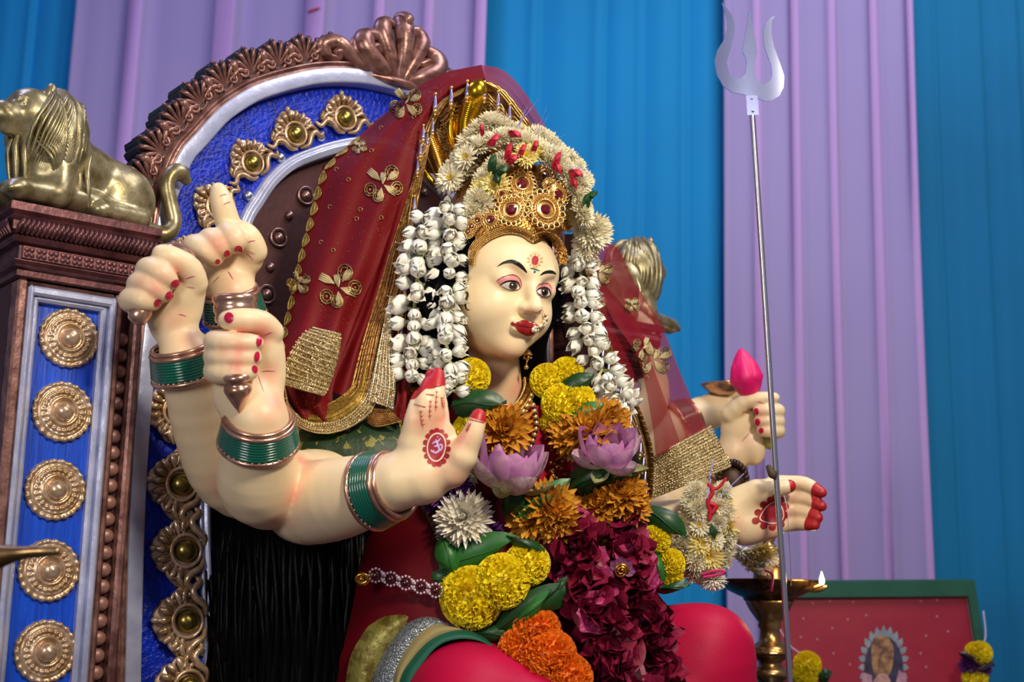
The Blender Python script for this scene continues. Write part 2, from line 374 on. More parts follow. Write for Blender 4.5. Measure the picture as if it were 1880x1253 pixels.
# gold palmette
mb = MB()
o = []
for k in range(40):
    a = 2*pi*k/40; yy = math.sin(a); r = .024 + (.014*max(0, yy)+.0015*math.cos(14*a)*max(0, yy)) + .016*max(0, math.cos(2*a))**3*(1 if abs(math.cos(a)) > .5 else 0) - .004*max(0, -yy)
    o.append((r*math.cos(a), r*math.sin(a)))
mb.poly(o, 0, .006, .0015)
mb.lathe([(.0185, .004), (.020, .010), (.0175, .013), (.0155, .010), (.0150, .006)], 28)
for k in range(7):
    a = (k-3)*.36; c, s_ = math.sin(a), math.cos(a)
    mb.tube([(c*.021, s_*.021, .008), (c*.028, s_*.028, .012), (c*.034, s_*.034, .011)], [.0022, .0046-.0003*abs(k-3), .0030], 7, 7)
mb.ball((0, .038, .009), (.004, .005, .004), 8, 6)
for sx in (-1, 1):
    volute(mb, (sx*.0245, .012), .008, 1.1, -sx, pi*.6 if sx > 0 else pi*.4, .0024, .009)
    mb.tube([(sx*.004, -.022, .006), (sx*.016, -.020, .010), (sx*.025, -.008, .011), (sx*.034, -.004, .010), (sx*.043, -.012, .008), (sx*.050, -.006, .006)], [.002, .0036, .004, .004, .0038, .002], 8, 22)
    mb.tube([(sx*.020, .004, .008), (sx*.030, .006, .010), (sx*.040, -.002, .008)], [.0025, .0034, .002], 7, 10)
PALM = mb.mesh('gold_palmette', GOLDP)
BOSSP = MB().lathe([(.0128, .004), (.0126, .010), (.0105, .0155), (.006, .0185), (.0003, .0195)], 22).mesh('boss', mat('boss_gold', 'a99a4e', .3, .9, '6f602c', 50, .2, 90))
def palmette(px, py, ang, s=1.0, mir=True):
    q = TP(px, py, .01)
    for sx in ((1, -1) if mir else (1,)):
        M = TM(q[0]*sx, q[1], .004, ang if sx > 0 else -ang, s); o = obj('gold_palmette', PALM, None, thr, M); obj('boss', BOSSP, None, o, M)
for (x, y, a, s) in ((632, 218, .22, 1.0), (541, 247, .42, .98), (462, 300, .72, .95), (398, 380, 1.05, .95), (352, 476, 1.25, .95), (334, 580, 1.4, .95), (322, 755, 1.5, 1.1), (330, 890, 1.52, 1.2), (338, 1012, 1.55, 1.2), (341, 1141, 1.57, 1.2), (344, 1262, 1.57, 1.2)): palmette(x, y, a, s)
def stud(px, py, r, m, w, nm='stud', mir=True, ring=False):
    q = TP(px, py, w); mb = MB().lathe([(r, 0), (r*.95, r*.45), (r*.7, r*.8), (r*.35, r*.97), (r*.02, r)], 16)
    if ring: mb.lathe([(r*1.75, 0), (r*1.8, r*.35), (r*1.55, r*.55), (r*1.25, r*.35), (r*1.2, 0)], 20)
    me = mb.mesh(nm, m)
    for sx in ((1, -1) if mir else (1,)): obj(nm, me, None, thr, TM(q[0]*sx, q[1], w))
SSTUD = mat('silver_stud', 'cfd3dd', .22, .9)
for (x, y) in ((514, 290), (588, 252), (455, 360), (410, 440), (392, 520), (345, 944), (371, 1068), (369, 1196)): stud(x, y, .0075, SSTUD, .006)
DSTUD = mat('bronze_stud', '8a6a66', .3, .85)
for (x, y, b) in ((561, 360, 1), (531, 396, 0), (511, 437, 1), (496, 491, 0), (489, 541, 1), (480, 590, 0), (474, 640, 1), (600, 310, 0), (650, 290, 1)): stud(x, y, .0085 if b else .0075, DSTUD, -.011, ring=bool(b))
# --- pillars
WF = .085
def PU(px, py=600): return TP(px, py, WF)[0]
e = [PU(x) for x in (26, 46, 70, 187, 211, 224, 247, 262)]
zt = TP(150, 528, WF)[1]
def pillar(sx):
    f = lambda u, v, w: T(sx*u, v, w)
    root = thr
    fl = sx < 0
    def part(nm, m, boxes, smooth=False, bev=.002):
        mb = MB()
        for (lo, hi) in boxes: mb.box(lo, hi, f, bev)
        if fl: mb.F = [q[::-1] for q in mb.F]
        return obj(nm, mb.mesh(nm, m, smooth), parent=root)
    part('pillar_shaft', COPPERDK, [((e[0], .0, -.12), (e[7], zt, WF-.022))])
    part('copper_frame', COPPER, [((e[0], .3, WF-.03), (e[1], zt, WF)), ((e[1], zt-.007, WF-.03), (e[4], zt-.001, WF-.003)), ((e[4], .3, WF-.03), (e[5], zt, WF)), ((e[6], .3, WF-.03), (e[7], zt, WF))], bev=.003)
    zi = zt-.007
    part('silver_frame', SILVER, [((e[1], .3, WF-.03), (e[1]+(e[2]-e[1])*.45, zi, WF+.004)), ((e[1]+(e[2]-e[1])*.45, .3, WF-.03), (e[2], zi-.01, WF-.004)), ((e[3], .3, WF-.03), (e[3]+(e[4]-e[3])*.5, zi-.01, WF-.004)), ((e[3]+(e[4]-e[3])*.5, .3, WF-.03), (e[4], zi, WF+.004)), ((e[1]+.004, zi-.012, WF-.03), (e[4]-.004, zi-.0005, WF+.003)), ((e[1]+.01, zi-.018, WF-.03), (e[4]-.01, zi-.010, WF-.004))], bev=.003)
    part('blue_panel', BLUEP, [((e[2]-.002, .3, WF-.03), (e[3]+.002, zi-.016, WF-.016))])
    # beads
    uc = (e[5]+e[6])/2; r = .0092
    bm = MB().lathe([(r, 0), (r*.98, r*.4), (r*.8, r*.75), (r*.45, r*.9), (r*.02, r*.93)], 14).mesh('bead', mat('pink_copper', 'b08478', .42, .3, '946a5e', 60))
    z = zt-.055
    while z > .62: obj('bead', bm, None, root, TM(sx*uc, z, WF-.021)); z -= .0208
    # medallions
    R = .0375
    def fn(A, th):
        k = 1+.02*np.cos(22*th); A = A.copy(); out = np.hypot(A[..., 0], A[..., 1]) > R*.9
        A[..., :2] *= np.where(out, k[None, :], 1.0)[..., None]
        m2 = (np.hypot(A[..., 0], A[..., 1]) > R*.56) & (np.hypot(A[..., 0], A[..., 1]) < R*.72); A[..., 2] += np.where(m2, .0016*np.cos(22*th)[None, :], 0); 
        m3 = np.hypot(A[..., 0], A[..., 1]) > R*.86; A[..., 2] += np.where(m3, .0010*np.cos(22*th)[None, :], 0); return A
    mb = MB().lathe([(R, 0), (R, .004), (R*.96, .007), (R*.88, .007), (R*.84, .0045), (R*.80, .006), (R*.76, .0075), (R*.73, .006), (R*.69, .008), (R*.64, .0095), (R*.58, .008), (R*.55, .006), (R*.50, .009), (R*.44, .011), (R*.40, .0085), (R*.36, .008), (R*.02, .008)], 88, fn=fn)
    med = MED[0] if MED else mb.mesh('gold_medallion', GOLDP)
    boss = MED[1] if MED else MB().lathe([(R*.32, .006), (R*.32, .011), (R*.26, .0165), (R*.14, .0195), (R*.01, .0205)], 20).mesh('boss', GOLDP)
    MED[:] = [med, boss]
    for (x, y) in ((125, 622), (113, 757), (100, 900), (88, 1048), (82, 1197), (76, 1346)):
        q = TP(x, y, WF-.016); M = TM(sx*q[0], q[1], WF-.016); o = obj('gold_medallion', med, None, root, M); obj('boss', boss, None, o, M)
    # capital
    zc0, zc1 = zt, TP(150, 392, WF+.02)[1]; H = zc1-zc0
    prof = [(-.001, 0), (.004, .02), (.004, .10), (.010, .13), (.006, .17), (.010, .22), (.010, .23), (.004, .25), (.004, .45), (.012, .47), (.016, .53), (.012, .58), (.018, .62), (.018, .64), (.018, .74), (.022, .80), (.018, .84), (.024, .88), (.024, .99), (.020, 1.0)]
    rows = []
    for (d, t) in prof:
        u0, u1, w0, w1 = e[0]-d, e[7]+d*.3, -.12, WF+d; v = zc0+H*t; rows.append([f(u0, v, w0), f(u0, v, w1), f(u1, v, w1), f(u1, v, w0)])
    rows.append([f((e[0]+e[7])/2, zc1, -.02)]*4)
    mb = MB(); mb.grid(np.array(rows), wrapv=True, flip=fl); cap = obj('pillar_capital', mb.mesh('pillar_capital', mat('maroon_copper', '74484a', .36, .55, '4c2c2f', 40, .25, 110), False), parent=root)
    # twisted rope moulding and square flower tiles on front and outer side
    mb = MB(); zr = zc0+H*.69; L = e[7]-e[0]+.02; n = 30
    for k in range(n): 
        u = e[0]-.012+L*(k+.5)/n; mb.tube([T(sx*(u-.004), zr-.010, WF+.018), T(sx*u, zr, WF+.023), T(sx*(u+.004), zr+.010, WF+.018)], [.002, .0044, .002], 6, 6)
    for k in range(24):
        w = -.11+(WF+.12)*(k+.5)/24; mb.tube([T(sx*(e[0]-.018), zr-.010, w+.004), T(sx*(e[0]-.022), zr, w), T(sx*(e[0]-.018), zr+.010, w-.004)], [.002, .0044, .002], 6, 6)
    obj('rope_moulding', mb.mesh('rope_moulding', MATS['maroon_copper']), parent=cap)
    mb = MB(); s = .0085; mb.box((-s, -s, 0), (s, s, .004), bev=.001)
    for k in range(4):
        a = pi/4+k*pi/2; mb.ball((math.cos(a)*.0045, math.sin(a)*.0045, .004), (.0035, .0035, .002), 8, 5)
    tile = mb.mesh('flower_tile', MATS['maroon_copper'], False); zr = zc0+H*.35
    for k in range(11): obj('flower_tile', tile, None, cap, TM(sx*(e[0]+.008+(e[7]-e[0]-.012)*k/10), zr, WF+.003))
    return zc1
MED = []
ZCAP = pillar(1); pillar(-1)
# seat box below the figure (out of the picture)
mb = MB().box((e[7], .0, -.03), (-e[7], .50, .62), T, .01); obj('seat', mb.mesh('seat', COPPERDK, False), parent=thr)
# ================================================================== implicit modelling
class SDF:
    def __init__(s, h): s.h = h; s.ops = []
    def cone(s, a, b, ra, rb, k=.006):
        a, b = np.asarray(a, float), np.asarray(b, float); s.ops.append(('c', a, b, ra, rb, k)); return s
    def chain(s, pts, rad, k=.006, res=None):
        pts = np.asarray(pts, float); rad = np.asarray(rad, float)
        if res: q = spline(np.column_stack([pts, rad]), res); pts, rad = q[:, :3], q[:, 3]
        for i in range(len(pts)-1): s.cone(pts[i], pts[i+1], rad[i], rad[i+1], k if i == 0 else min(k, .004))
        return s
    def ell(s, c, r, R=None, k=.006, sub=False):
        s.ops.append(('e', np.asarray(c, float), np.array([r]*3 if np.isscalar(r) else r, float), np.eye(3) if R is None else np.asarray(R, float), sub, k)); return s
    def build(s):
        h = s.h; lo = np.full(3, 1e9); hi = -lo
        for o in s.ops:
            if o[0] == 'c': l, g = np.minimum(o[1]-o[3], o[2]-o[4]), np.maximum(o[1]+o[3], o[2]+o[4])
            else: m = o[2].max(); l, g = o[1]-m, o[1]+m
            lo = np.minimum(lo, l); hi = np.maximum(hi, g)
        lo -= 5*h; hi += 5*h; n = np.ceil((hi-lo)/h).astype(int)+1
        G = np.full(n, .5, np.float32); ax = [lo[i]+h*np.arange(n[i]) for i in range(3)]
        for o in s.ops:
            k = o[5]; pad = k+4*h
            if o[0] == 'c': l, g = np.minimum(o[1]-o[3], o[2]-o[4])-pad, np.maximum(o[1]+o[3], o[2]+o[4])+pad
            else:
                ext = np.sqrt(((o[3]*o[2])**2).sum(1)); l, g = o[1]-ext-pad, o[1]+ext+pad
            i0 = np.maximum(0, ((l-lo)/h).astype(int)); i1 = np.minimum(n, ((g-lo)/h).astype(int)+2)
            sl = tuple(slice(i0[q], i1[q]) for q in range(3))
            X = (ax[0][sl[0]].astype(np.float32))[:, None, None]; Y = (ax[1][sl[1]].astype(np.float32))[None, :, None]; Z = (ax[2][sl[2]].astype(np.float32))[None, None, :]
            if o[0] == 'c':
                a, ba = o[1], o[2]-o[1]; q = float(ba@ba)+1e-12
                px, py, pz = X-a[0], Y-a[1], Z-a[2]
                t = np.clip((px*ba[0]+py*ba[1]+pz*ba[2])/q, 0, 1)
                d = np.sqrt((px-t*ba[0])**2+(py-t*ba[1])**2+(pz-t*ba[2])**2)-(o[3]+t*(o[4]-o[3]))
            else:
                px, py, pz = X-o[1][0], Y-o[1][1], Z-o[1][2]; R, r = o[3], o[2]
                e = [(px*R[0, j]+py*R[1, j]+pz*R[2, j]) for j in range(3)]
                k0 = np.sqrt(sum((e[j]/r[j])**2 for j in range(3))); k1 = np.sqrt(sum((e[j]/r[j]**2)**2 for j in range(3)))+1e-9
                d = k0*(k0-1)/k1
            old = G[sl]; k = max(k, 1e-5)
            if o[0] == 'e' and o[4]:
                hh = np.clip(.5-.5*(old+d)/k, 0, 1); G[sl] = old*(1-hh)+(-d)*hh+k*hh*(1-hh)
            else:
                hh = np.clip(.5+.5*(old-d)/k, 0, 1); G[sl] = old*(1-hh)+d*hh-k*hh*(1-hh)
        return nets(G, lo, h)
def nets(G, lo, h):
    S = G < 0; nx, ny, nz = G.shape
    cnt = np.zeros((nx-1, ny-1, nz-1), np.uint8)
    for i in (0, 1):
        for j in (0, 1):
            for k in (0, 1): cnt += S[i:nx-1+i, j:ny-1+j, k:nz-1+k]
    act = (cnt > 0) & (cnt < 8); idx = np.argwhere(act); ids = np.full(act.shape, -1, np.int32); ids[act] = np.arange(len(idx))
    acc = np.zeros((len(idx), 3)); num = np.zeros(len(idx))
    co = [(i, j, k) for i in (0, 1) for j in (0, 1) for k in (0, 1)]
    val = {c: G[idx[:, 0]+c[0], idx[:, 1]+c[1], idx[:, 2]+c[2]].astype(float) for c in co}
    for c in co:
        for a in range(3):
            if c[a] == 0:
                d = list(c); d[a] = 1; va, vb = val[c], val[tuple(d)]; m = (va < 0) != (vb < 0)
                t = np.where(m, va/(va-vb+1e-12*(va == vb)), 0); p = np.array(c, float)[None, :].repeat(len(idx), 0); p[:, a] += t
                acc += p*m[:, None]; num += m
    V = lo + h*(idx+acc/num[:, None]); F = []
    for a in range(3):
        sl0 = [slice(None)]*3; sl1 = [slice(None)]*3; sl0[a] = slice(0, -1); sl1[a] = slice(1, None)
        A, B = S[tuple(sl0)], S[tuple(sl1)]; e = np.argwhere(A != B); b, c = (a+1) % 3, (a+2) % 3
        e = e[(e[:, b] > 0) & (e[:, c] > 0) & (e[:, b] < G.shape[b]-1) & (e[:, c] < G.shape[c]-1)]
        q = []
        for (db, dc) in ((0, 0), (1, 0), (1, 1), (0, 1)):
            f = e.copy(); f[:, b] -= db; f[:, c] -= dc; q.append(ids[f[:, 0], f[:, 1], f[:, 2]])
        q = np.stack(q, 1); inv = A[tuple(e.T)]; q[~inv] = q[~inv][:, ::-1]; F.append(q)
    F = np.concatenate(F); F = F[(F >= 0).all(1)]
    return V, F
def smooth_mesh(V, F, it=2, lam=.5):
    n = len(V); a = np.concatenate([F[:, 0], F[:, 1], F[:, 2], F[:, 3]]); b = np.concatenate([F[:, 1], F[:, 2], F[:, 3], F[:, 0]])
    deg = np.bincount(a, minlength=n)+np.bincount(b, minlength=n)
    for _ in range(it):
        acc = np.stack([np.bincount(a, V[b, k], n)+np.bincount(b, V[a, k], n) for k in range(3)], 1); V = V+lam*(acc/np.maximum(deg, 1)[:, None]-V)
    return V
def npmesh(name, V, F, mats=None):
    me = bpy.data.meshes.new(name); nv, nf = len(V), len(F)
    me.vertices.add(nv); me.vertices.foreach_set('co', np.asarray(V, np.float32).ravel()); me.loops.add(nf*4); me.loops.foreach_set('vertex_index', np.asarray(F, np.int32).ravel())
    me.polygons.add(nf); me.polygons.foreach_set('loop_start', np.arange(nf, dtype=np.int32)*4); me.polygons.foreach_set('loop_total', np.full(nf, 4, np.int32))
    me.polygons.foreach_set('use_smooth', np.ones(nf, bool)); me.update(calc_edges=True); me.validate()
    if mats: me.materials.append(mats)
    return me
# ================================================================== lions (local: x forward, y up, z towards the viewer)
def lion_meshes():
    s = SDF(.0024)
    s.ell((-.078, .046, 0), (.056, .048, .046), k=.01).cone((-.07, .056, 0), (.05, .082, 0), .042, .046, .02).ell((.055, .06, 0), (.046, .058, .046), k=.02)
    s.ell((.056, .098, 0), (.050, .066, .052), k=.015)
    s.ell((.090, .128, 0), (.036, .034, .033), k=.012).cone((.108, .124, 0), (.138, .119, 0), .022, .017, .010).cone((.112, .106, 0), (.132, .103, 0), .015, .011, .006)
    s.ell((.142, .126, 0), (.010, .008, .013), k=.006).ell((.098, .148, 0), (.024, .014, .024), k=.01)
    s.ell((0, .024, 0), (.13, .024, .050), k=.01)
    for z in (-1, 1):
        s.ell((.080, .160, z*.026), (.008, .012, .008), k=.006).ell((.118, .142, z*.014), (.009, .006, .007), k=.005).ell((.121, .135, z*.019), .0052, k=.006, sub=True).ell((.119, .135, z*.017), .005, k=.001)
        s.ell((.130, .114, z*.012), (.013, .010, .008), k=.006)
        s.cone((.055, .055, z*.034), (.062, .022, z*.038), .020, .017, .01).cone((.062, .018, z*.038), (.125, .014, z*.036), .016, .014, .008).ell((.130, .013, z*.036), (.018, .013, .016), k=.006)
        for t in (-1, 0, 1): s.cone((.134, .012, z*.036+t*.007), (.146, .009, z*.036+t*.008), .006, .005, .003)
        s.ell((-.070, .044, z*.036), (.046, .042, .020), k=.008).cone((-.085, .016, z*.046), (-.012, .013, z*.050), .015, .012, .006).ell((-.006, .012, z*.050), (.016, .011, .013), k=.005)
    V, F = s.build(); body = npmesh('lion_body', smooth_mesh(V, F, 2), F)
    mb = MB(); c = np.array([.060, .098, 0]); r = np.array([.052, .070, .054])
    def onm(p, lift=1.0):
        d = (np.asarray(p)-c)/r; d /= np.linalg.norm(d); return c+d*r*lift
    for z in (-1, 1):
        for ring, (rx, n) in enumerate(((.094, 24), (.084, 26), (.072, 26), (.060, 24), (.048, 20), (.036, 16))):
            for k in range(n):
                ph = .12+2.5*k/(n-1); rr = .046+.007*ring
                p0 = np.array([rx-.004*ring, .126+rr*math.cos(ph)*.9, z*rr*math.sin(ph)])
                pts = [onm(p0, 1.0), onm(p0+[-.016, -.016, z*.010], 1.06), onm(p0+[-.022, -.040, z*.012], 1.07), onm(p0+[-.016, -.066, z*.006], 1.06), onm(p0+[-.006, -.100, 0], 1.02)]
                mb.tube(pts, [.0018, .0036, .0040, .0036, .0014], 6, 14)
        for k in range(9):
            q0 = np.array([.112-.012*k, .098-.002*k, z*(.004+.005*k)]); mb.tube([q0, q0+[.006, -.020, z*.003], q0+[.002, -.045, z*.004], q0+[-.002, -.070, z*.002]], [.003, .0048, .0045, .0012], 6, 12)
        for k in range(8):
            p0 = np.array([.096-.004*k, .098-.004*k, z*(.014+.004*k)]); mb.tube([p0, p0+[-.002, -.025, z*.006], p0+[-.006, -.05, z*.005], p0+[-.004, -.072+.004*k, 0]], [.003, .005, .0045, .0015], 6, 10)
    mane = mb.mesh('mane')
    mb = MB(); mb.tube([(-.112, .026, .01), (-.124, .012, .022), (-.144, .010, .034), (-.158, .028, .036), (-.150, .056, .034), (-.141, .082, .034), (-.148, .100, .036), (-.164, .104, .038), (-.176, .096, .038)], [.011, .013, .013, .0125, .012, .0115, .013, .013, .008], 12, 50)
    tail = mb.mesh('tail')
    return body, mane, tail
LB = lion_meshes()
def lion(sx, label):
    uc = (e[0]+e[7])/2*sx; zb = ZCAP
    o = T(uc, zb+.002, .045); x = -sx*TU; y = TZ; s = .95
    # turned slightly towards the viewer
    a = math.radians(16 if sx > 0 else -6); xf = x*math.cos(a)+TN*math.sin(a); zf = TN*math.cos(a)-x*math.sin(a)
    M = frame(o + xf*(.006 if sx > 0 else .030), xf*s*.88, y*s, zf*s)
    t = thing('lion_statue', label, 'lion figure', o, 'lion figures on the throne pillars')
    for nm, me in zip(('lion_body', 'mane', 'tail'), LB): obj(nm, me, LIONG, t, M)
lion(1, 'gold lion figure lying on the near copper pillar at the left')
lion(-1, 'gold lion figure on the far pillar half behind the red veil')
# ================================================================== goddess figure: one continuous painted body
def A3(*q): return [P(*p) for p in q]
B = SDF(.0022)
HF = math.radians(38); HPT = math.radians(10)
HY = nrm(np.array([math.sin(HF)*math.cos(HPT), -math.cos(HF)*math.cos(HPT), -math.sin(HPT)]))
HX = nrm(np.cross(HY, np.array([-.02, 0, 1.0]))); HX = -nrm(np.cross(np.array([.045, 0.02, 1.0]), HY))
HX = HX if HX[0] > 0 else -HX
HZ = nrm(np.cross(HY, HX)); HC = P(905, 535, 1.925)
HR = np.column_stack([HX, HY, HZ])
def H(x, y, z): return HC + x*HX + y*HY + z*HZ
# torso and shoulders
TC = P(905, 860, 2.03)
RT = np.column_stack([TU, TN, TZ])
B.ell(TC, (.135, .085, .17), RT, .02).cone(P(742, 812, 1.95), P(1060, 822, 2.13), .052, .050, .03)
B.cone(HC+HZ*-.03+HY*-.012, P(903, 760, 1.985), .041, .046, .012)
# head
B.ell(H(0, -.010, .030), (.077, .088, .085), HR, .012).ell(H(0, .014, -.022), (.064, .068, .064), HR, .015).ell(H(0.002, .030, .030), (.069, .058, .052), HR, .012)
for x in (-1, 1): B.ell(H(x*.033, .042, -.026), (.031, .034, .033), HR, .016)
B.ell(H(0, .030, -.055), (.040, .046, .034), HR, .016).ell(H(0, .060, -.075), (.018, .017, .015), HR, .016)
for x in (-1, 1): B.ell(H(x*.034, .101, .012), (.018, .018, .011), HR, .018, True)
B.cone(H(0, .077, .030), H(0, .0965, -.020), .0085, .0090, .014).ell(H(0, .0985, -.0215), (.0092, .0090, .0080), HR, .006)
for x in (-1, 1):
    B.ell(H(x*.0100, .0870, -.0240), (.0062, .0090, .0060), HR, .006)
    B.ell(H(x*.032, .0655, .008), (.0190, .0180, .0150), HR, .006)
    B.chain([H(x*.012, .0835, .0235), H(x*.030, .0810, .0310), H(x*.046, .0690, .0270)], [.0035, .0035, .001], .012)
    B.ell(H(x*.0085, .0835, -.0445), (.0125, .0085, .0052), HR, .005)
    B.ell(H(x*.008, .0820, -.0525), (.0125, .0085, .0062), HR, .005)
    B.ell(H(x*.0745, -.012, -.012), (.008, .018, .028), HR, .006)
# --- arms
BL = []     # airbrushed blush: point, radius, strength
FT = []     # dipped red finger tips: tip, base, radius
def arm(pts, rad, k=.02, res=18): B.chain(A3(*pts), rad, k, res)
arm([(720, 850, 1.95), (640, 890, 1.875), (560, 922, 1.80), (610, 918, 1.745), (672, 902, 1.705), (732, 884, 1.675)], [.052, .050, .0515, .0500, .0425, .0300])
arm([(690, 850, 1.94), (590, 892, 1.845), (484, 895, 1.745), (474, 836, 1.705), (476, 770, 1.675)], [.05, .048, .0495, .0440, .0345])
arm([(690, 850, 1.98), (560, 902, 1.91), (432, 880, 1.83), (384, 790, 1.785), (344, 655, 1.735)], [.045, .046, .0460, .0430, .0340])
arm([(700, 850, 2.0), (590, 840, 1.97), (480, 740, 1.90), (442, 640, 1.86), (426, 540, 1.835)], [.045, .044, .042, .037, .030])
arm([(1075, 830, 2.14), (1110, 915, 2.13), (1140, 975, 2.10), (1230, 966, 2.075), (1335, 950, 2.05)], [.048, .046, .042, .0365, .0300])
arm([(1080, 830, 2.17), (1140, 900, 2.22), (1200, 935, 2.27), (1280, 890, 2.27), (1345, 835, 2.25)], [.045, .042, .038, .033, .027])
arm([(1080, 830, 2.2), (1150, 850, 2.30), (1230, 790, 2.37), (1320, 750, 2.41), (1345, 745, 2.42)], [.045, .040, .034, .028, .024])
arm([(1080, 830, 2.2), (1130, 800, 2.30), (1185, 735, 2.36), (1180, 660, 2.37), (1172, 615, 2.38)], [.045, .042, .038, .031, .026])
def camR(ang=0., yaw=0., pit=0.):     # axes: x image right, y towards the viewer, z image up, turned in the image by ang
    x = CR*math.cos(ang)+CU*math.sin(ang); z = -CR*math.sin(ang)+CU*math.cos(ang); y = -CF
    x2 = x*math.cos(yaw)+y*math.sin(yaw); y2 = y*math.cos(yaw)-x*math.sin(yaw)
    z3 = z*math.cos(pit)+y2*math.sin(pit); y3 = y2*math.cos(pit)-z*math.sin(pit)
    return np.column_stack([x2, y3, z3])
def fing(pts, rad, k=.004, res=8): B.chain(A3(*pts), rad, k, res)
# blessing hand (palm to the viewer)
B.ell(P(792, 842, 1.668), (.031, .017, .050), camR(-.22), .012).chain(A3((748, 868, 1.672), (757, 812, 1.668), (763, 775, 1.664)), [.018, .016, .0115], .010)
B.chain(A3((735, 882, 1.674), (775, 878, 1.668), (815, 862, 1.664)), [.031, .029, .020], .014).chain(A3((832, 866, 1.662), (848, 838, 1.655), (862, 810, 1.655)), [.018, .0175, .0125], .012)
fing([(757, 805, 1.666), (762, 765, 1.662), (770, 728, 1.672)], [.0125, .0105, .0082])
fing([(775, 800, 1.666), (780, 745, 1.660), (788, 704, 1.672)], [.0125, .0108, .0085])
fing([(795, 798, 1.668), (799, 735, 1.664), (803, 688, 1.676)], [.0125, .0108, .0085])
fing([(808, 800, 1.676), (803, 735, 1.684), (792, 690, 1.698)], [.0125, .0105, .0080])
fing([(853, 826, 1.656), (868, 797, 1.652), (879, 764, 1.655)], [.0145, .0112, .0088])
for a in ((772, 717, 1.672, 27), (790, 692, 1.672, 33), (805, 675, 1.676, 37), (791, 682, 1.698, 36), (884, 750, 1.655, 28)): FT.append((P(*a[:3]), a[3]*.00064))
BL += [(P(812, 775, 1.65), .030, .5), (P(840, 800, 1.64), .022, .5), (P(775, 775, 1.65), .02, .4), (P(840, 880, 1.65), .022, .35), (P(815, 860, 1.64), .03, .2)]
# fist holding a rod, nearest (C)
B.ell(P(472, 690, 1.690), (.034, .026, .058), camR(-.06), .012).ell(P(432, 722, 1.684), (.026, .022, .030), camR(.3), .014).ell(P(492, 640, 1.684), (.017, .024, .030), camR(0), .010).ell(P(455, 735, 1.680), (.035, .024, .034), camR(.1), .014)
fing([(498, 610, 1.676), (476, 592, 1.662), (440, 588, 1.650), (418, 588, 1.652)], [.0150, .0140, .0128, .0112])
for (y0, x1, y1) in ((630, 470, 630), (657, 466, 657), (684, 460, 683)):
    fing([(412, y0-4, 1.686), (394, y0-2, 1.666), (404, y0, 1.648), (436, y0+1, 1.640), (x1, y1, 1.646)], [.0135, .0125, .0125, .0118, .0095], res=12)
BL += [(P(478, 612, 1.655), .02, .6), (P(440, 643, 1.632), .016, .55), (P(420, 643, 1.638), .014, .55), (P(435, 670, 1.632), .014, .6), (P(500, 690, 1.66), .02, .5), (P(505, 740, 1.66), .022, .45), (P(490, 765, 1.65), .02, .3), (P(438, 700, 1.65), .018, .3), (P(445, 615, 1.64), .015, .5)]
# fist (B), leaning
B.ell(P(322, 560, 1.735), (.034, .026, .052), camR(-.20), .012).ell(P(345, 525, 1.728), (.020, .024, .032), camR(-.3), .010)
fing([(358, 520, 1.722), (345, 492, 1.708), (316, 474, 1.694), (296, 466, 1.692)], [.0155, .0148, .0130, .0110])
for (a, b, c) in (((276, 506), (272, 494), (316, 518)), ((262, 532), (256, 521), (303, 542)), ((250, 562), (241, 550), (283, 556))):
    fing([(a[0]+14, a[1]+4, 1.728), (b[0]-2, b[1]+2, 1.704), (b[0]+8, b[1], 1.690), ((b[0]+c[0])/2+4, (b[1]+c[1])/2-2, 1.682), (c[0]-2, c[1], 1.690)], [.0140, .0132, .0130, .0122, .0095], res=12)
BL += [(P(300, 505, 1.68), .014, .55), (P(285, 530, 1.676), .014, .6), (P(265, 520, 1.68), .013, .5), (P(318, 590, 1.70), .022, .4), (P(350, 610, 1.70), .022, .5), (P(320, 495, 1.69), .014, .5), (P(270, 545, 1.68), .012, .45)]
# pointing hand (D)
B.ell(P(418, 488, 1.842), (.036, .024, .056), camR(-.08), .012).ell(P(456, 452, 1.836), (.018, .022, .034), camR(.3), .010)
fing([(424, 430, 1.836), (417, 405, 1.828), (408, 375, 1.822), (401, 349, 1.822)], [.0150, .0145, .0138, .0098], res=12)
for (b, c) in (((420, 424), (436, 455)), ((388, 436), (415, 464)), ((360, 448), (399, 478))):
    fing([(b[0]+14, b[1]+18, 1.842), (b[0]-4, b[1]+6, 1.818), (b[0]+2, b[1]+4, 1.802), ((b[0]+c[0])/2+3, (b[1]+c[1])/2, 1.792), (c[0]-2, c[1]-3, 1.798)], [.0150, .0140, .0136, .0128, .0095], res=12)
fing([(468, 462, 1.826), (458, 438, 1.816), (446, 424, 1.815)], [.0160, .0140, .012])
BL += [(P(428, 440, 1.79), .014, .5), (P(402, 448, 1.785), .016, .6), (P(385, 465, 1.80), .014, .4), (P(430, 490, 1.80), .022, .35), (P(425, 520, 1.80), .02, .3)]
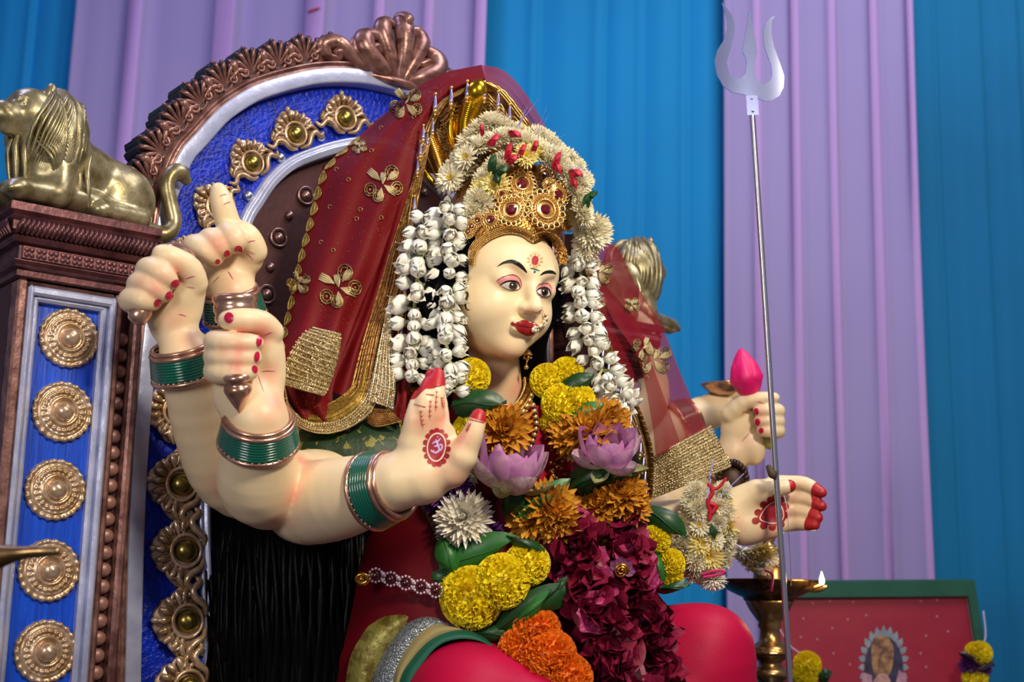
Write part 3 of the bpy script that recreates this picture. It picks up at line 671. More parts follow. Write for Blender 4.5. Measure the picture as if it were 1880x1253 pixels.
# offering hand (E)
B.ell(P(1396, 938, 2.045), (.046, .020, .040), camR(.08), .014).chain(A3((1330, 952, 2.05), (1370, 966, 2.045), (1415, 968, 2.04)), [.030, .028, .018], .014).chain(A3((1350, 925, 2.045), (1390, 905, 2.035), (1425, 895, 2.04)), [.022, .018, .014], .012)
for (y0, x2, y2, xm, ym) in ((888, 1506, 905, 1478, 890), (912, 1506, 930, 1480, 916), (936, 1499, 951, 1476, 940), (960, 1493, 965, 1470, 961)):
    fing([(1420, y0+4, 2.045), (1448, y0+1, 2.046), (xm, ym, 2.038), (x2+3, y2, 2.020)], [.0140, .0112, .0100, .0074], res=10)
fing([(1392, 910, 2.030), (1418, 900, 2.016), (1450, 893, 2.012)], [.0145, .0120, .0092])
for a in ((1520, 908, 2.016, 31), (1520, 932, 2.016, 30), (1513, 953, 2.016, 30), (1507, 967, 2.016, 30), (1464, 891, 2.012, 20)): FT.append((P(*a[:3]), a[3]*.00078))
BL += [(P(1452, 915, 2.02), .02, .5), (P(1450, 945, 2.02), .02, .5), (P(1416, 985, 2.02), .02, .35), (P(1345, 965, 2.01), .025, .25), (P(1470, 925, 2.02), .015, .4)]
# lotus hand (F)
B.ell(P(1358, 786, 2.250), (.030, .022, .052), camR(-.10), .012).ell(P(1385, 825, 2.24), (.018, .018, .026), camR(0), .012)
fing([(1340, 760, 2.240), (1370, 738, 2.226), (1400, 733, 2.218), (1422, 731, 2.216)], [.0150, .0122, .0104, .0084])
for (y0, x1) in ((754, 1392), (773, 1393), (791, 1398)):
    fing([(1396, y0+6, 2.250), (1420, y0+3, 2.238), (1428, y0+1, 2.222), (1412, y0, 2.212), (x1, y0+1, 2.214)], [.0110, .0108, .0105, .0098, .0082], res=12)
BL += [(P(1386, 760, 2.20), .02, .5), (P(1384, 785, 2.20), .022, .6), (P(1365, 815, 2.20), .03, .5), (P(1350, 840, 2.2), .02, .4)]
# hidden-side hands: one raised fist under the veil, one carrying the dish
B.ell(P(1160, 592, 2.38), (.030, .022, .040), camR(-.4), .012)
for k in range(4): fing([(1138+14*k, 566+12*k, 2.375), (1144+14*k, 560+12*k, 2.352), (1157+13*k, 574+12*k, 2.346)], [.0105, .0105, .008])
B.ell(P(1352, 742, 2.42), (.034, .016, .020), camR(.1), .012)
for k in range(3): fing([(1340+14*k, 738, 2.42), (1346+14*k, 728, 2.40), (1350+14*k, 718, 2.39)], [.010, .009, .007])
# creases
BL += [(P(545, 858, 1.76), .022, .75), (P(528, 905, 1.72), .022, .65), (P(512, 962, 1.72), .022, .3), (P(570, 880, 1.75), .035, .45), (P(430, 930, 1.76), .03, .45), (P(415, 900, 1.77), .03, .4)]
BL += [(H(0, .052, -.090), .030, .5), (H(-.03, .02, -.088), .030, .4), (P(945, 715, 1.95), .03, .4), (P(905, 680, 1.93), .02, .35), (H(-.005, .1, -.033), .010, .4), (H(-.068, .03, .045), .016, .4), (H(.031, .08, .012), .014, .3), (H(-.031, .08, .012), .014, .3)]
BV, BF = B.build(); BV = smooth_mesh(BV, BF, 2, .4)
body_me = npmesh('body', BV, BF)
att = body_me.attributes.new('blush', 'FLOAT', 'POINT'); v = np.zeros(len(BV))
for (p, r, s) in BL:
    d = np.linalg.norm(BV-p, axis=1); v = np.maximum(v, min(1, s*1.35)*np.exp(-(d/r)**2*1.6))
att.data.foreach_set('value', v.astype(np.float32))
att = body_me.attributes.new('dip', 'FLOAT', 'POINT'); v = np.full(len(BV), -1.0)
for (p, r) in FT: v = np.maximum(v, 1-np.linalg.norm(BV-p, axis=1)/r)
att.data.foreach_set('value', v.astype(np.float32))
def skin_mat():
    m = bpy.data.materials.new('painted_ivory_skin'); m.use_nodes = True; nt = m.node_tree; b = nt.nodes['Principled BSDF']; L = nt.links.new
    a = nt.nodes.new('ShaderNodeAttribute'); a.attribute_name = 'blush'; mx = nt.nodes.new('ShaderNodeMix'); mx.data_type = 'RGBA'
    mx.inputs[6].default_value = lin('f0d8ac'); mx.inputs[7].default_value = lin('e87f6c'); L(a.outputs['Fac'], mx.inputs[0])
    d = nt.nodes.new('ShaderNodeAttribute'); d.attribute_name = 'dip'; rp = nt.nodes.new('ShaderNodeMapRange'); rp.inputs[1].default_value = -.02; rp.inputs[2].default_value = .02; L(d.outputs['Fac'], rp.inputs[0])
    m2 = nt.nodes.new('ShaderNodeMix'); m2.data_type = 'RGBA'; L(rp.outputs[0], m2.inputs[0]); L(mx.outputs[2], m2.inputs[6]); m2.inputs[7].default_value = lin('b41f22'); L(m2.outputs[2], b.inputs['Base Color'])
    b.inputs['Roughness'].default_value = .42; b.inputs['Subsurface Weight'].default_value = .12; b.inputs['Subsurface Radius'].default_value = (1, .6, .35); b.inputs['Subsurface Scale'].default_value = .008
    return m
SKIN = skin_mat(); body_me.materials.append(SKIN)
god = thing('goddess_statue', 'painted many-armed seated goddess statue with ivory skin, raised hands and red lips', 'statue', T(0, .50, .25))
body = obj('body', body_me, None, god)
bvh = BVHTree.FromPolygons([Vector(p) for p in BV], [tuple(int(i) for i in f) for f in BF])
def hit(px, py, tree=None, lift=.0):
    d = Vector(ray(px, py)).normalized(); r = (tree or bvh).ray_cast(Vector(CAM), d)
    if r[0] is None: return None
    return np.array(r[0]) + np.array(r[1])*lift, np.array(r[1])
def decal(name, poly, m, lift=.0005, tree=None, step=3.0, parent=None, thick=.0):
    """painted shape wrapped on the surface; outline given where the photograph shows it"""
    poly = [tuple(map(float, p)) for p in poly]; A = np.array(poly); per = []
    for i in range(len(A)):
        a, b = A[i], A[(i+1) % len(A)]; n = max(1, int(np.linalg.norm(b-a)/step)); per += [a+(b-a)*k/n for k in range(n)]
    nb = len(per); pts = list(per); lo, hi = A.min(0), A.max(0)
    for x in np.arange(lo[0]+step/2, hi[0], step):
        for y in np.arange(lo[1]+step/2, hi[1], step): pts.append(np.array([x, y]))
    r = geometry.delaunay_2d_cdt([Vector((p[0], p[1])) for p in pts], [], [list(range(nb))], 2, 1e-4)
    V = []; ok = []; ref = None
    for p in r[0]:
        h = hit(p.x, p.y, tree, lift); ok.append(h is not None); V.append(h[0] if h else np.zeros(3))
    V = np.array(V)
    if not any(ok): return None
    med = np.median([np.linalg.norm(V[i]-CAM) for i in range(len(V)) if ok[i]])
    F = [f for f in r[2] if all(ok[i] and abs(np.linalg.norm(V[i]-CAM)-med) < .06 for i in f)]
    if not F: return None
    mb = MB(); mb.add(V, [tuple(f)[::-1] for f in F]); return obj(name, mb.mesh(name, m), None, parent or god)
def stroke(name, path, width, m, res=24, lift=.0005, taper=True, tree=None, parent=None):
    q = spline(np.array(path, float), res); t = np.gradient(q, axis=0); t /= np.linalg.norm(t, axis=1)[:, None]+1e-9; nn = np.column_stack([-t[:, 1], t[:, 0]])
    w = width*(np.sqrt(np.clip(np.sin(np.linspace(.12, pi-.12, res)), 0, 1)) if taper else np.ones(res))/2
    rows = []
    for k in range(res):
        a = [hit(*(q[k]+nn[k]*w[k]*s), tree, lift) for s in (-1, 0, 1)]
        if any(x is None for x in a): continue
        rows.append([x[0] for x in a])
    if len(rows) < 2: return None
    mb = MB().grid(np.array(rows)); return obj(name, mb.mesh(name, m), None, parent or god)
def ellp(cx, cy, rx, ry=None, ang=0., n=20):
    ry = ry or rx; t = np.linspace(0, 2*pi, n, endpoint=False); c, s = math.cos(ang), math.sin(ang)
    return [(cx+rx*math.cos(a)*c-ry*math.sin(a)*s, cy+rx*math.cos(a)*s+ry*math.sin(a)*c) for a in t]
# ================================================================== painted face, nails and palms
INK = mat('black_paint', '17130f', .4); IRIS = mat('brown_iris', '4a3a36', .2, coat=.5); EYEW = mat('eye_white', 'efe6dc', .3, coat=.3); PINK = mat('pink_lid_paint', 'e0908a', .45)
LIPS = mat('dark_red_lips', '961a1c', .4); CRIM = mat('crimson_nail_paint', 'b8123c', .25, coat=.4); RED = mat('henna_red_paint', 'a81a20', .5); CREAM = mat('cream_line_paint', 'f4e2c8', .45); ORANGE = mat('ochre_paint', 'd8a070', .45)
GRN = mat('green_line_paint', '1c6a44', .4); BLU = mat('blue_dot_paint', '3848a0', .4); LAV = mat('lavender_paint', 'd8b8ee', .4); MAG = mat('magenta_line_paint', 'c03a80', .4); WHT = mat('glint_paint', 'ffffff', .3)
def Z8(pts): return [(830+x/3.685, 420+y/3.685) for x, y in pts]
# eyes
decal('eyelid', spline(Z8([(303, 354), (340, 330), (385, 316), (425, 318), (455, 340), (472, 378), (466, 404), (440, 416), (400, 418), (350, 400)]), 40, True), PINK, .0004)
decal('eyelid', spline(Z8([(568, 402), (585, 380), (620, 367), (650, 376), (670, 405), (668, 444), (640, 466), (600, 462), (572, 440)]), 36, True), PINK, .0004)
decal('eye', spline(Z8([(330, 378), (360, 361), (400, 355), (435, 364), (460, 396), (440, 411), (405, 414), (365, 403)]), 30, True), EYEW, .0008, step=2)
decal('eye', spline(Z8([(568, 425), (590, 406), (625, 400), (652, 416), (664, 444), (640, 457), (608, 455), (582, 445)]), 30, True), EYEW, .0008, step=2)
for (x, y, r) in ((412, 385, 29), (623, 428, 27)):
    decal('iris', Z8(ellp(x, y, r*.95, r)), IRIS, .0011, step=2); decal('pupil', Z8(ellp(x+2, y, r*.55, r*.6)), INK, .0013, step=2); decal('eye_glint', Z8(ellp(x-8, y-9, 5.5, 5.5, n=8)), WHT, .0016, step=2)
stroke('lash_line', Z8([(325, 380), (360, 359), (400, 353), (438, 362), (462, 400)]), 2.6, INK, lift=.0016); stroke('lash_line', Z8([(340, 388), (370, 406), (405, 416), (442, 412), (460, 398)]), 1.5, INK, lift=.0016)
stroke('lash_line', Z8([(566, 428), (590, 404), (625, 398), (653, 414), (668, 450)]), 2.6, INK, lift=.0016); stroke('lash_line', Z8([(570, 428), (585, 447), (610, 458), (642, 459), (664, 448)]), 1.5, INK, lift=.0016)
BRN = mat('brown_line_paint', '5a2420', .4)
stroke('lid_crease', Z8([(302, 354), (340, 330), (385, 316), (428, 319), (458, 342), (472, 380)]), 1.2, BRN, lift=.0012); stroke('lid_crease', Z8([(568, 400), (585, 378), (620, 366), (652, 376), (674, 408)]), 1.2, BRN, lift=.0012)
for k in range(9):
    x = 345+11*k; y = 400+14*math.sin(pi*(k+1)/10.); stroke('lower_lash', Z8([(x, y), (x-6, y+9)]), .7, BRN, 4, .001)
decal('eyebrow', spline(Z8([(303, 260), (340, 228), (390, 212), (430, 217), (466, 238), (492, 268), (508, 300), (478, 278), (440, 250), (400, 234), (360, 236), (330, 246)]), 50, True), INK, .0006)
decal('eyebrow', spline(Z8([(592, 318), (618, 292), (655, 282), (685, 288), (704, 309), (680, 304), (650, 303), (620, 308)]), 40, True), INK, .0006)
# lips
decal('lips', spline(Z8([(398, 640), (412, 632), (426, 642), (446, 630), (476, 622), (506, 624), (527, 640), (548, 633), (566, 641), (578, 660), (570, 692), (550, 713), (520, 726), (480, 716), (450, 696), (424, 664), (404, 656)]), 70, True), LIPS, .0006)
stroke('lip_parting', Z8([(420, 648), (450, 655), (490, 660), (525, 668), (555, 664), (576, 662)]), 1.3, mat('lip_line', '5a0c10', .5), lift=.0012)
# forehead mark
for k in range(9):
    a = -pi*1.28+k*pi*1.56/8; decal('mark_petal', Z8(ellp(560+44*math.cos(a), 214+38*math.sin(a), 12, 7, a)), ORANGE, .0005, step=2)
decal('mark_foot', Z8([(545, 236), (575, 236), (580, 262), (560, 266), (545, 262)]), ORANGE, .0006, step=2)
decal('mark_drop', spline(Z8([(560, 184), (580, 198), (582, 222), (570, 244), (548, 244), (538, 222), (541, 198)]), 24, True), RED, .0008, step=2)
stroke('mark_line', Z8([(526, 267), (558, 275), (592, 286)]), 2.6, GRN); decal('mark_dot', Z8(ellp(558, 293, 8, 7, n=10)), BLU, .0006, step=2)
for k in range(3): stroke('mark_ray', Z8([(546+14*k, 176), (544+16*k, 154)]), 1.2, ORANGE, 5)
stroke('side_curl', Z8([(73, 474), (84, 440), (98, 431), (108, 448), (97, 482), (91, 512), (99, 545), (122, 552)]), 3.4, INK, 40)
# nails
def nail(cx, cy, rx, ry, a=0.): decal('fingernail', ellp(cx, cy, rx, ry, a, 16), CRIM, .0011, step=2)
for n_ in ((322, 521, 9, 7.5, -.2), (311, 543, 8.5, 8, -.9), (290, 556, 8, 7.5, -.3), (437, 458, 7, 7.5, .3), (416, 466, 5.5, 7, .2), (399, 480, 4.5, 4.5, 0), (421, 584, 8.5, 9.5, 0), (475, 627, 5, 9, .1), (471, 655, 5, 9.5, .1), (467, 678, 5, 7.5, -.3), (1389, 756, 4.6, 6, 0), (1391, 775, 5, 6, 0), (1398, 791, 4.4, 5, 0)): nail(*n_)
# palm lines
for path in (((455, 385+60), (468, 442)), ((403, 361), (416, 357)), ((410, 376), (423, 371)), ((452, 461), (469, 467)), ((452, 465), (464, 477)), ((404, 508), (392, 520)), ((418, 498), (428, 514)), ((340, 512), (358, 507)), ((342, 527), (358, 529)), ((327, 577), (342, 581)), ((482, 617), (500, 610)), ((480, 682), (505, 682)), ((474, 690), (484, 720)), ((1376, 795), (1362, 812)), ((1362, 756), (1376, 760)), ((1404, 742), (1390, 738))): stroke('palm_line', [path[0], ((path[0][0]+path[1][0])/2, (path[0][1]+path[1][1])/2-.8), path[1]], 1.3, MAG, 8, .0008)
# palm emblem on blessing hand
def Z9(pts): return [(640+x/3.687, 640+y/3.687) for x, y in pts]
for k in range(15):
    a = 2*pi*k/15+.1; decal('palm_petal', Z9(ellp(597+81*math.cos(a), 672+117*math.sin(a), 17, 19, a, 12)), RED, .0006)
decal('palm_emblem', Z9(ellp(596, 672, 74, 108, .08, 30)), RED, .0008); decal('palm_ring', Z9(ellp(596, 671, 66, 100, .08, 30)), CREAM, .0011); decal('palm_disc', Z9(ellp(596, 671, 58, 91, .08, 30)), mat('dark_red_paint', '9c1426', .5), .0014)
# sacred syllable
for (pth, w) in (([(566, 648), (584, 634), (602, 642), (596, 660), (576, 664)], 3.4), ([(590, 660), (612, 672), (606, 700), (580, 706), (556, 688)], 3.4), ([(600, 668), (622, 652), (634, 664), (626, 690), (610, 690)], 3.0), ([(588, 616), (602, 630), (622, 610)], 2.6), ([(600, 602), (606, 600)], 3.4), ([(556, 688), (566, 700), (580, 690)], 2.4)): stroke('syllable_stroke', Z9(pth), w, LAV, 20, .0017)
for pts in ([(445, 378), (520, 398)], [(525, 312), (580, 318)], [(580, 256), (625, 256)], [(818, 480), (915, 505)]): stroke('henna_band', Z9(pts), 1.6, RED, 10, .001, False)
for (x0, y0, x1, y1) in ((488, 415, 505, 545), (556, 345, 548, 490), (600, 280, 590, 430), (628, 330, 640, 410), (826, 510, 800, 572)):
    stroke('henna_sprig', Z9([(x0, y0), ((x0+x1)/2-4, (y0+y1)/2), (x1, y1)]), 1.1, RED, 12, .001)
    for k in range(4):
        t = .15+.22*k; x, y = x0+(x1-x0)*t, y0+(y1-y0)*t
        for s in (-1, 1): stroke('henna_sprig', Z9([(x, y), (x+s*11, y-12+20*(s > 2))]), 1.2, RED, 5, .001)
# palm emblem on offering hand
def Z6(pts): return [(1240+x/4.322, 820+y/4.322) for x, y in pts]
dro = spline(Z6([(800, 440), (845, 490), (855, 560), (820, 605), (760, 612), (700, 598), (668, 575), (690, 520), (740, 460)]), 40, True)
for (x, y) in ((635, 592), (655, 525), (700, 462), (755, 425), (800, 400), (838, 425), (870, 478), (868, 545), (835, 620), (768, 642), (700, 632)): decal('palm_petal', Z6(ellp(x, y, 30, 28, n=12)), RED, .0006)
c = dro.mean(0); decal('palm_emblem', (dro-c)*1.22+c, RED, .0008); decal('palm_ring', (dro-c)*1.04+c, CREAM, .0011); decal('palm_disc', (dro-c)*.94+c, MATS['dark_red_paint'], .0014)
# ================================================================== hair
HAIR = mat('black_glossy_hair', '040405', .34, 0, '060608', 20, .2, 60, spec=.05, stretch=(3, 3, .3), bdist=.004)
s = SDF(.004)
s.ell(H(0, -.022, .034), (.086, .088, .088), HR, .01).ell(H(0, -.045, -.02), (.080, .06, .09), HR, .02)
s.chain([H(-.084, .010, .01), H(-.086, .0, -.04), P(800, 700, 1.94), P(770, 800, 1.97)], [.020, .022, .026, .03], .02, 12)
s.chain([H(.086, .020, .03), H(.086, .014, .0), H(.080, -.002, -.05), P(982, 700, 1.99), P(1000, 790, 2.03)], [.016, .020, .022, .020, .02], .02, 14)
s.chain([H(0, -.07, -.02), P(860, 800, 2.12), P(800, 950, 2.10), P(770, 1100, 2.06)], [.07, .09, .09, .08], .03, 14)
V, F = s.build(); obj('hair', npmesh('hair', smooth_mesh(V, F, 3), F, HAIR), None, god)
# long hair spread over the seat at her right side: a broad mane of separate locks
s = SDF(.0042)
s.chain([P(640, 860, 2.06), P(560, 980, 1.985), P(545, 1100, 1.955), P(540, 1340, 1.93)], [.07, .105, .118, .12], .03, 10).chain([P(470, 950, 1.98), P(440, 1100, 1.955), P(430, 1340, 1.95)], [.06, .066, .068], .04, 8)
V, F = s.build(); V = smooth_mesh(V, F, 2); back = obj('back_hair', npmesh('back_hair', V, F, HAIR), None, god)
htree = BVHTree.FromPolygons([Vector(p) for p in V], [tuple(int(i) for i in f) for f in F])
mb = MB(); rg = np.random.default_rng(11)
for k in range(52):
    x0 = 385+k*6.2+rg.uniform(-3, 3); y0 = 930+rg.uniform(-50, 20)-min(60, max(0, (x0-480))*.25); n = 9; pts = []
    amp = rg.uniform(3, 9); ph = rg.uniform(0, 6); dx = rg.uniform(-14, 16) + (x0-520)*.05
    for j in range(n):
        t = j/(n-1); h = hit(x0+dx*t+amp*math.sin(ph+t*7), y0+(1330-y0)*t, htree, -.0015)
        if h: pts.append(h[0])
    if len(pts) > 3: mb.tube(pts, np.r_[.003, np.full(len(pts)-2, rg.uniform(.004, .009)), .003], 6, 28)
tag(obj('hair_lock', mb.mesh('hair_lock', HAIR), None, back), kind='stuff')
# ================================================================== crown
CROWN = mat('crown_gold', 'cf9a50', .3, .92, '8a5a20', 90, .6, 260)
ZC = H(0, -.01, .03)
s = SDF(.004); s.ell(H(0.004, -.006, .068), (.083, .088, .088), HR, .01).cone(H(.006, -.008, .085), H(.002, -.025, .145), .076, .058, .02)
V, F = s.build(); z = (V-HC)@HZ; y = (V-HC)@HY
crowntree = BVHTree.FromPolygons([Vector(p) for p in V], [tuple(int(i) for i in f) for f in F])
rim = spline(Z8([(150, 250), (158, 190), (190, 130), (250, 82), (310, 52), (370, 36), (430, 38), (480, 54), (520, 82), (550, 96), (580, 86), (620, 70), (660, 78), (696, 108), (722, 165), (738, 245)]), 120)
def topx(V): d = V-CAM; c = d@CF; return np.column_stack([940+FPX*(d@CR)/c, 626.5-FPX*(d@CU)/c])
q = topx(V); top_ = np.array([max(rim[:, 0].min()-1, 0), rim[:, 0].max()+1])
o_ = np.argsort(rim[:, 0]); yr = np.interp(q[:, 0], rim[o_, 0], rim[o_, 1])-8
keep = np.where((y > .0) & (q[:, 0] > top_[0]) & (q[:, 0] < top_[1]), q[:, 1] < yr, z > .060)[F].all(1); F2 = F[keep]; us = np.unique(F2); rm = np.full(len(V), -1); rm[us] = np.arange(len(us))
crown = thing('crown', 'gold jewelled crown with red stones and beaded rim on the goddess head', 'crown', H(0, 0, .06))
obj('crown_cap', npmesh('crown_cap', smooth_mesh(V, F, 1)[us], rm[F2], CROWN), None, crown)
def shellpt(px, py, lift):
    h = hit(px, py, crowntree, lift)
    g = hit(px, py, bvh, lift)
    if h is not None and np.dot(h[0]-HC, HZ) < .062: h = None
    if h is None: return g
    if g is None: return h
    return h if np.linalg.norm(h[0]-CAM) < np.linalg.norm(g[0]-CAM) else g
tg = np.gradient(rim, axis=0); tg /= np.linalg.norm(tg, axis=1)[:, None]; rn = np.column_stack([tg[:, 1], -tg[:, 0]])
def rimhit(x, y, lift, t=0.0):
    a = rimhit0(x, y, lift); c = hit(x, y, crowntree, .003)
    if a is None or c is None or t <= 0: return a
    da, dc = float(np.dot(a[0]-CAM, CF)), float(np.dot(c[0]-CAM, CF)); t = min(1, t); t = t*t*(3-2*t); D = da+(min(dc, da+.01)-da)*t; return P(x, y, D), a[1]
def rimhit0(x, y, lift):
    h = hit(x, y, bvh, lift)
    if h is None or np.dot(h[0]-CAM, CF) > 1.95:
        for k in range(1, 30):
            g = hit(x-k*1.0*(1 if x > 940 else -1), y, bvh, lift)
            if g is not None and np.dot(g[0]-CAM, CF) < 1.95: D = float(np.dot(g[0]-CAM, CF)); return P(x, y, D+.0004*k), nrm(CR-CF)
        return None
    return h
GB = mat('gold_bead', 'e8bc70', .24, .8)
mb = MB(); mbb = MB(); base = []
for row in range(5):
    q = rim + rn*(1.0+3.0*row); L = np.r_[0, np.cumsum(np.linalg.norm(np.diff(q, axis=0), axis=1))]; n = int(L[-1]/3.0)
    for k in range(n):
        t = (k+.5*(row % 2))/n*L[-1]; x, y = np.interp(t, L, q[:, 0]), np.interp(t, L, q[:, 1]); h = rimhit(x, y, .0062+.0008*row, (.4+row)/5)
        if h: h = (h[0]-CF*.0012, h[1])
        if h: mb.ball(h[0], .00120, 6, 4)
for row in range(-1, 7):
    r_ = [rimhit(*(rim[k]+rn[k]*(2.6*row)), .0022 if row < 0 else .0048+.0008*row, row/6) for k in range(len(rim))]
    base.append([x[0] if x else None for x in r_])
ok = [k for k in range(len(rim)) if all(b[k] is not None for b in base)]
mbb.grid(np.array([[b[k] for k in ok] for b in base])); rimo = obj('crown_rim', mbb.mesh('crown_rim', CROWN), None, crown)
tag(obj('rim_bead', mb.mesh('rim_bead', GB), None, rimo), kind='stuff')
# brooches
GEM = mat('ruby_glass', '5c0614', .08, 0, coat=1.0, spec=.9)
def brooch(px, py, R, ang, gem, drop=True, tree=None, par=None, lift=.006):
    h = shellpt(px, py, lift) if tree is None else hit(px, py, tree, lift)
    if h is None: h = (P(px, py, 1.885), nrm(-CF+CR*.7))
    z = nrm(h[1]*.6-CF*.4); x = nrm(CR*math.cos(ang)-CU*math.sin(ang)); x = nrm(x-z*np.dot(x, z)); y = np.cross(z, x); M = frame(h[0], x, y, z)
    mb = MB(); N = 18
    def out(a, r): 
        k = 1+(.28*max(0, math.sin(a))**6 if drop else 0); return (r*k*math.cos(a), r*k*math.sin(a))
    mb.poly([out(2*pi*k/36, R*.82) for k in range(36)], -.004, .0005, .0004)
    for k in range(N):
        a = 2*pi*(k+.5)/N; p = out(a, R*.86); r = R*.145; th = np.linspace(0, 2*pi, 9, endpoint=False)
        mb.tube([(p[0]+r*math.cos(t), p[1]+r*math.sin(t), .001) for t in th], R*.045, 5, closed=True)
    for k in range(26):
        a = 2*pi*k/26; p = out(a, R*.60); mb.ball((p[0], p[1], .0012), R*.07, 6, 4)
    th = np.linspace(0, 2*pi, 28, endpoint=False); mb.tube([(*out(t, R*.70), .001) for t in th], R*.035, 5, closed=True); mb.tube([(*out(t, R*.46), .002) for t in th], R*.06, 6, closed=True)
    o = obj('jewelled_brooch', mb.mesh('jewelled_brooch', GB), None, par or crown, M)
    g = MB(); n = 14; rows = []
    for (f, zz) in ((1.0, .0), (.95, .0016), (.55, .0036), (.02, .0038)): rows.append([(*[c*f for c in out(2*pi*k/n, R*gem*.84)], zz) for k in range(n)])
    g.grid(np.array(rows), wrapv=True); obj('red_stone', g.mesh('red_stone', GEM, False), None, o, M)
def Z7(x, y): return (730+x/3.132, 120+y/3.132)
for (x, y, R, a, g) in ((822, 655, .019, 0, .40), (708, 705, .0205, .25, .42), (920, 750, .017, -.25, .45), (650, 845, .022, .9, .40), (538, 897, .0125, 1.0, .5), (945, 900, .0165, -.6, .45)): brooch(*Z7(x, y), R, a, g)
brooch(*Z7(828, 845), .0285, 0, .32, False, lift=.008)
for (x, y) in ((440, 930), (470, 900), (420, 960), (600, 760), (760, 610), (870, 690), (760, 780)): brooch(*Z7(x, y), .010, 0, .4, False)
# serpent hood aureole behind the crown
hoodm = BRIGHTGOLD
hood = thing('serpent_hood_aureole', 'bright gold serpent hood ornament rising behind the crown under the veil', 'ornament', P(850, 320, 1.99))
def HP(x, y, D): return P(*Z7(x, y), D)
oo = [(150, 600), (130, 480), (170, 360), (215, 280), (270, 200), (340, 130), (420, 95), (480, 100), (540, 150), (580, 230), (600, 330), (610, 420), (560, 520), (480, 560), (380, 600), (300, 640)]
q = spline(np.array([Z7(*p) for p in oo]), 60, True); mb = MB(); fr = [P(x, y, 1.975) for x, y in q]; bk = [P(x, y, 1.99) for x, y in q]; cen = P(*Z7(380, 380), 1.985)
mb.grid(np.array([[cen+CF*.004]*60, [cen*.5+p*.5 for p in fr], fr, bk, [cen+CF*.02]*60]), wrapv=True)
obj('hood_plate', mb.mesh('hood_plate', mat('dotted_gold_plate', 'f0cc60', .3, .55, 'd8b080', 6, .9, 300, voro=True, bdist=.004)), None, hood)
mb = MB(); path = spline([HP(250, 620, 1.962), HP(215, 520, 1.958), HP(180, 420, 1.955), HP(160, 350, 1.96)], 30)
for k in range(29): mb.tube([path[k], path[k]*.4+path[k+1]*.6], [.0105+.002*math.sin(k*.1), .0088], 10, cap=True)
obj('ribbed_coil', mb.mesh('ribbed_coil', GOLD), None, hood)
mb = MB(); path = spline([HP(400, 400, 1.955), HP(405, 320, 1.95), HP(425, 240, 1.945), HP(445, 190, 1.945)], 26)
for k in range(25): mb.tube([path[k], path[k]*.4+path[k+1]*.6], [.0165-.0001*k, .0148], 12)
mb.tube([HP(445, 195, 1.945), HP(460, 140, 1.938), HP(470, 105, 1.945)], [.0155, .0150, .008], 12, 10)
obj('serpent_neck', mb.mesh('serpent_neck', BRIGHTGOLD), None, hood)
for pth in ([(190, 330), (215, 440), (260, 540), (330, 620)], [(345, 180), (310, 300), (310, 420), (360, 520)], [(380, 190), (350, 300), (350, 390), (385, 460)], [(150, 600), (190, 660), (240, 720)]):
    mb = MB().tube([HP(x, y, 1.962) for x, y in pth], [.003, .0055, .0055, .003][:len(pth)] if len(pth) == 4 else [.003, .005, .003], 8, 20); obj('gold_ridge', mb.mesh('gold_ridge', BRIGHTGOLD), None, hood)
# ================================================================== bangles
GGL = mat('green_glass_bangle', '0a5c48', .15, 0, coat=.8, spec=.7)
def bangles(nm, label, c, ax, r, tilt=1.0, parent=None):
    z = nrm(ax); x = nrm(np.cross(z, [0, 1, .2])); y = np.cross(z, x); th = np.linspace(0, 2*pi, 40, endpoint=False)
    t = thing(nm, label, 'bangles', c, 'bangle stacks on the statue wrists')
    def ring(off, rr, tr, m, n, seg=8):
        mb = MB().tube([np.asarray(c)+z*off+(x*math.cos(a)+y*math.sin(a))*rr for a in th], tr, seg, closed=True); return obj(n, mb.mesh(n, m), None, t)
    ring(-.0165, r*1.10, .0036, ROSEG, 'gold_bangle'); ring(.0150, r*.97, .0034, ROSEG, 'gold_bangle'); ring(.0205, r*.92, .0030, ROSEG, 'gold_bangle')
    for k in range(7): ring(-.0105+.0034*k, r*(1.10-.016*k), .0023, GGL, 'green_bangle', 6)
    mb = MB()
    for k in range(38):
        a = 2*pi*k/38; mb.ball(np.asarray(c)+z*-.0135+(x*math.cos(a)+y*math.sin(a))*(r*1.12), .0017, 6, 5)
    obj('bangle_beading', mb.mesh('bangle_beading', mat('pale_gold_bead', 'e4cfae', .25, .8)), None, t)
bangles('bangle_stack', 'green and gold bangles on the wrist of the blessing hand', P(703, 897, 1.692), P(740, 882, 1.672)-P(672, 902, 1.705), .0415)
bangles('bangle_stack', 'green and gold bangles below the nearest rod-holding fist', P(475, 791, 1.684), P(476, 765, 1.672)-P(474, 830, 1.70), .0420)
bangles('bangle_stack', 'green and gold bangles on the leftmost raised wrist', P(341, 664, 1.738), P(333, 625, 1.732)-P(352, 700, 1.748), .0395)
bangles('bangle_stack', 'green and gold bangles on the wrist of the pointing hand', P(428, 560, 1.84), P(424, 530, 1.832)-P(440, 620, 1.855), .036)
bangles('bangle_stack', 'bangles on the far forearm seen through the red veil', P(1252, 778, 2.385), P(1320, 750, 2.41)-P(1230, 790, 2.37), .0375)
bangles('bangle_stack', 'gold bangles on the wrist of the hand holding the lotus bud', P(1328, 853, 2.258), P(1345, 835, 2.25)-P(1290, 885, 2.27), .0335)
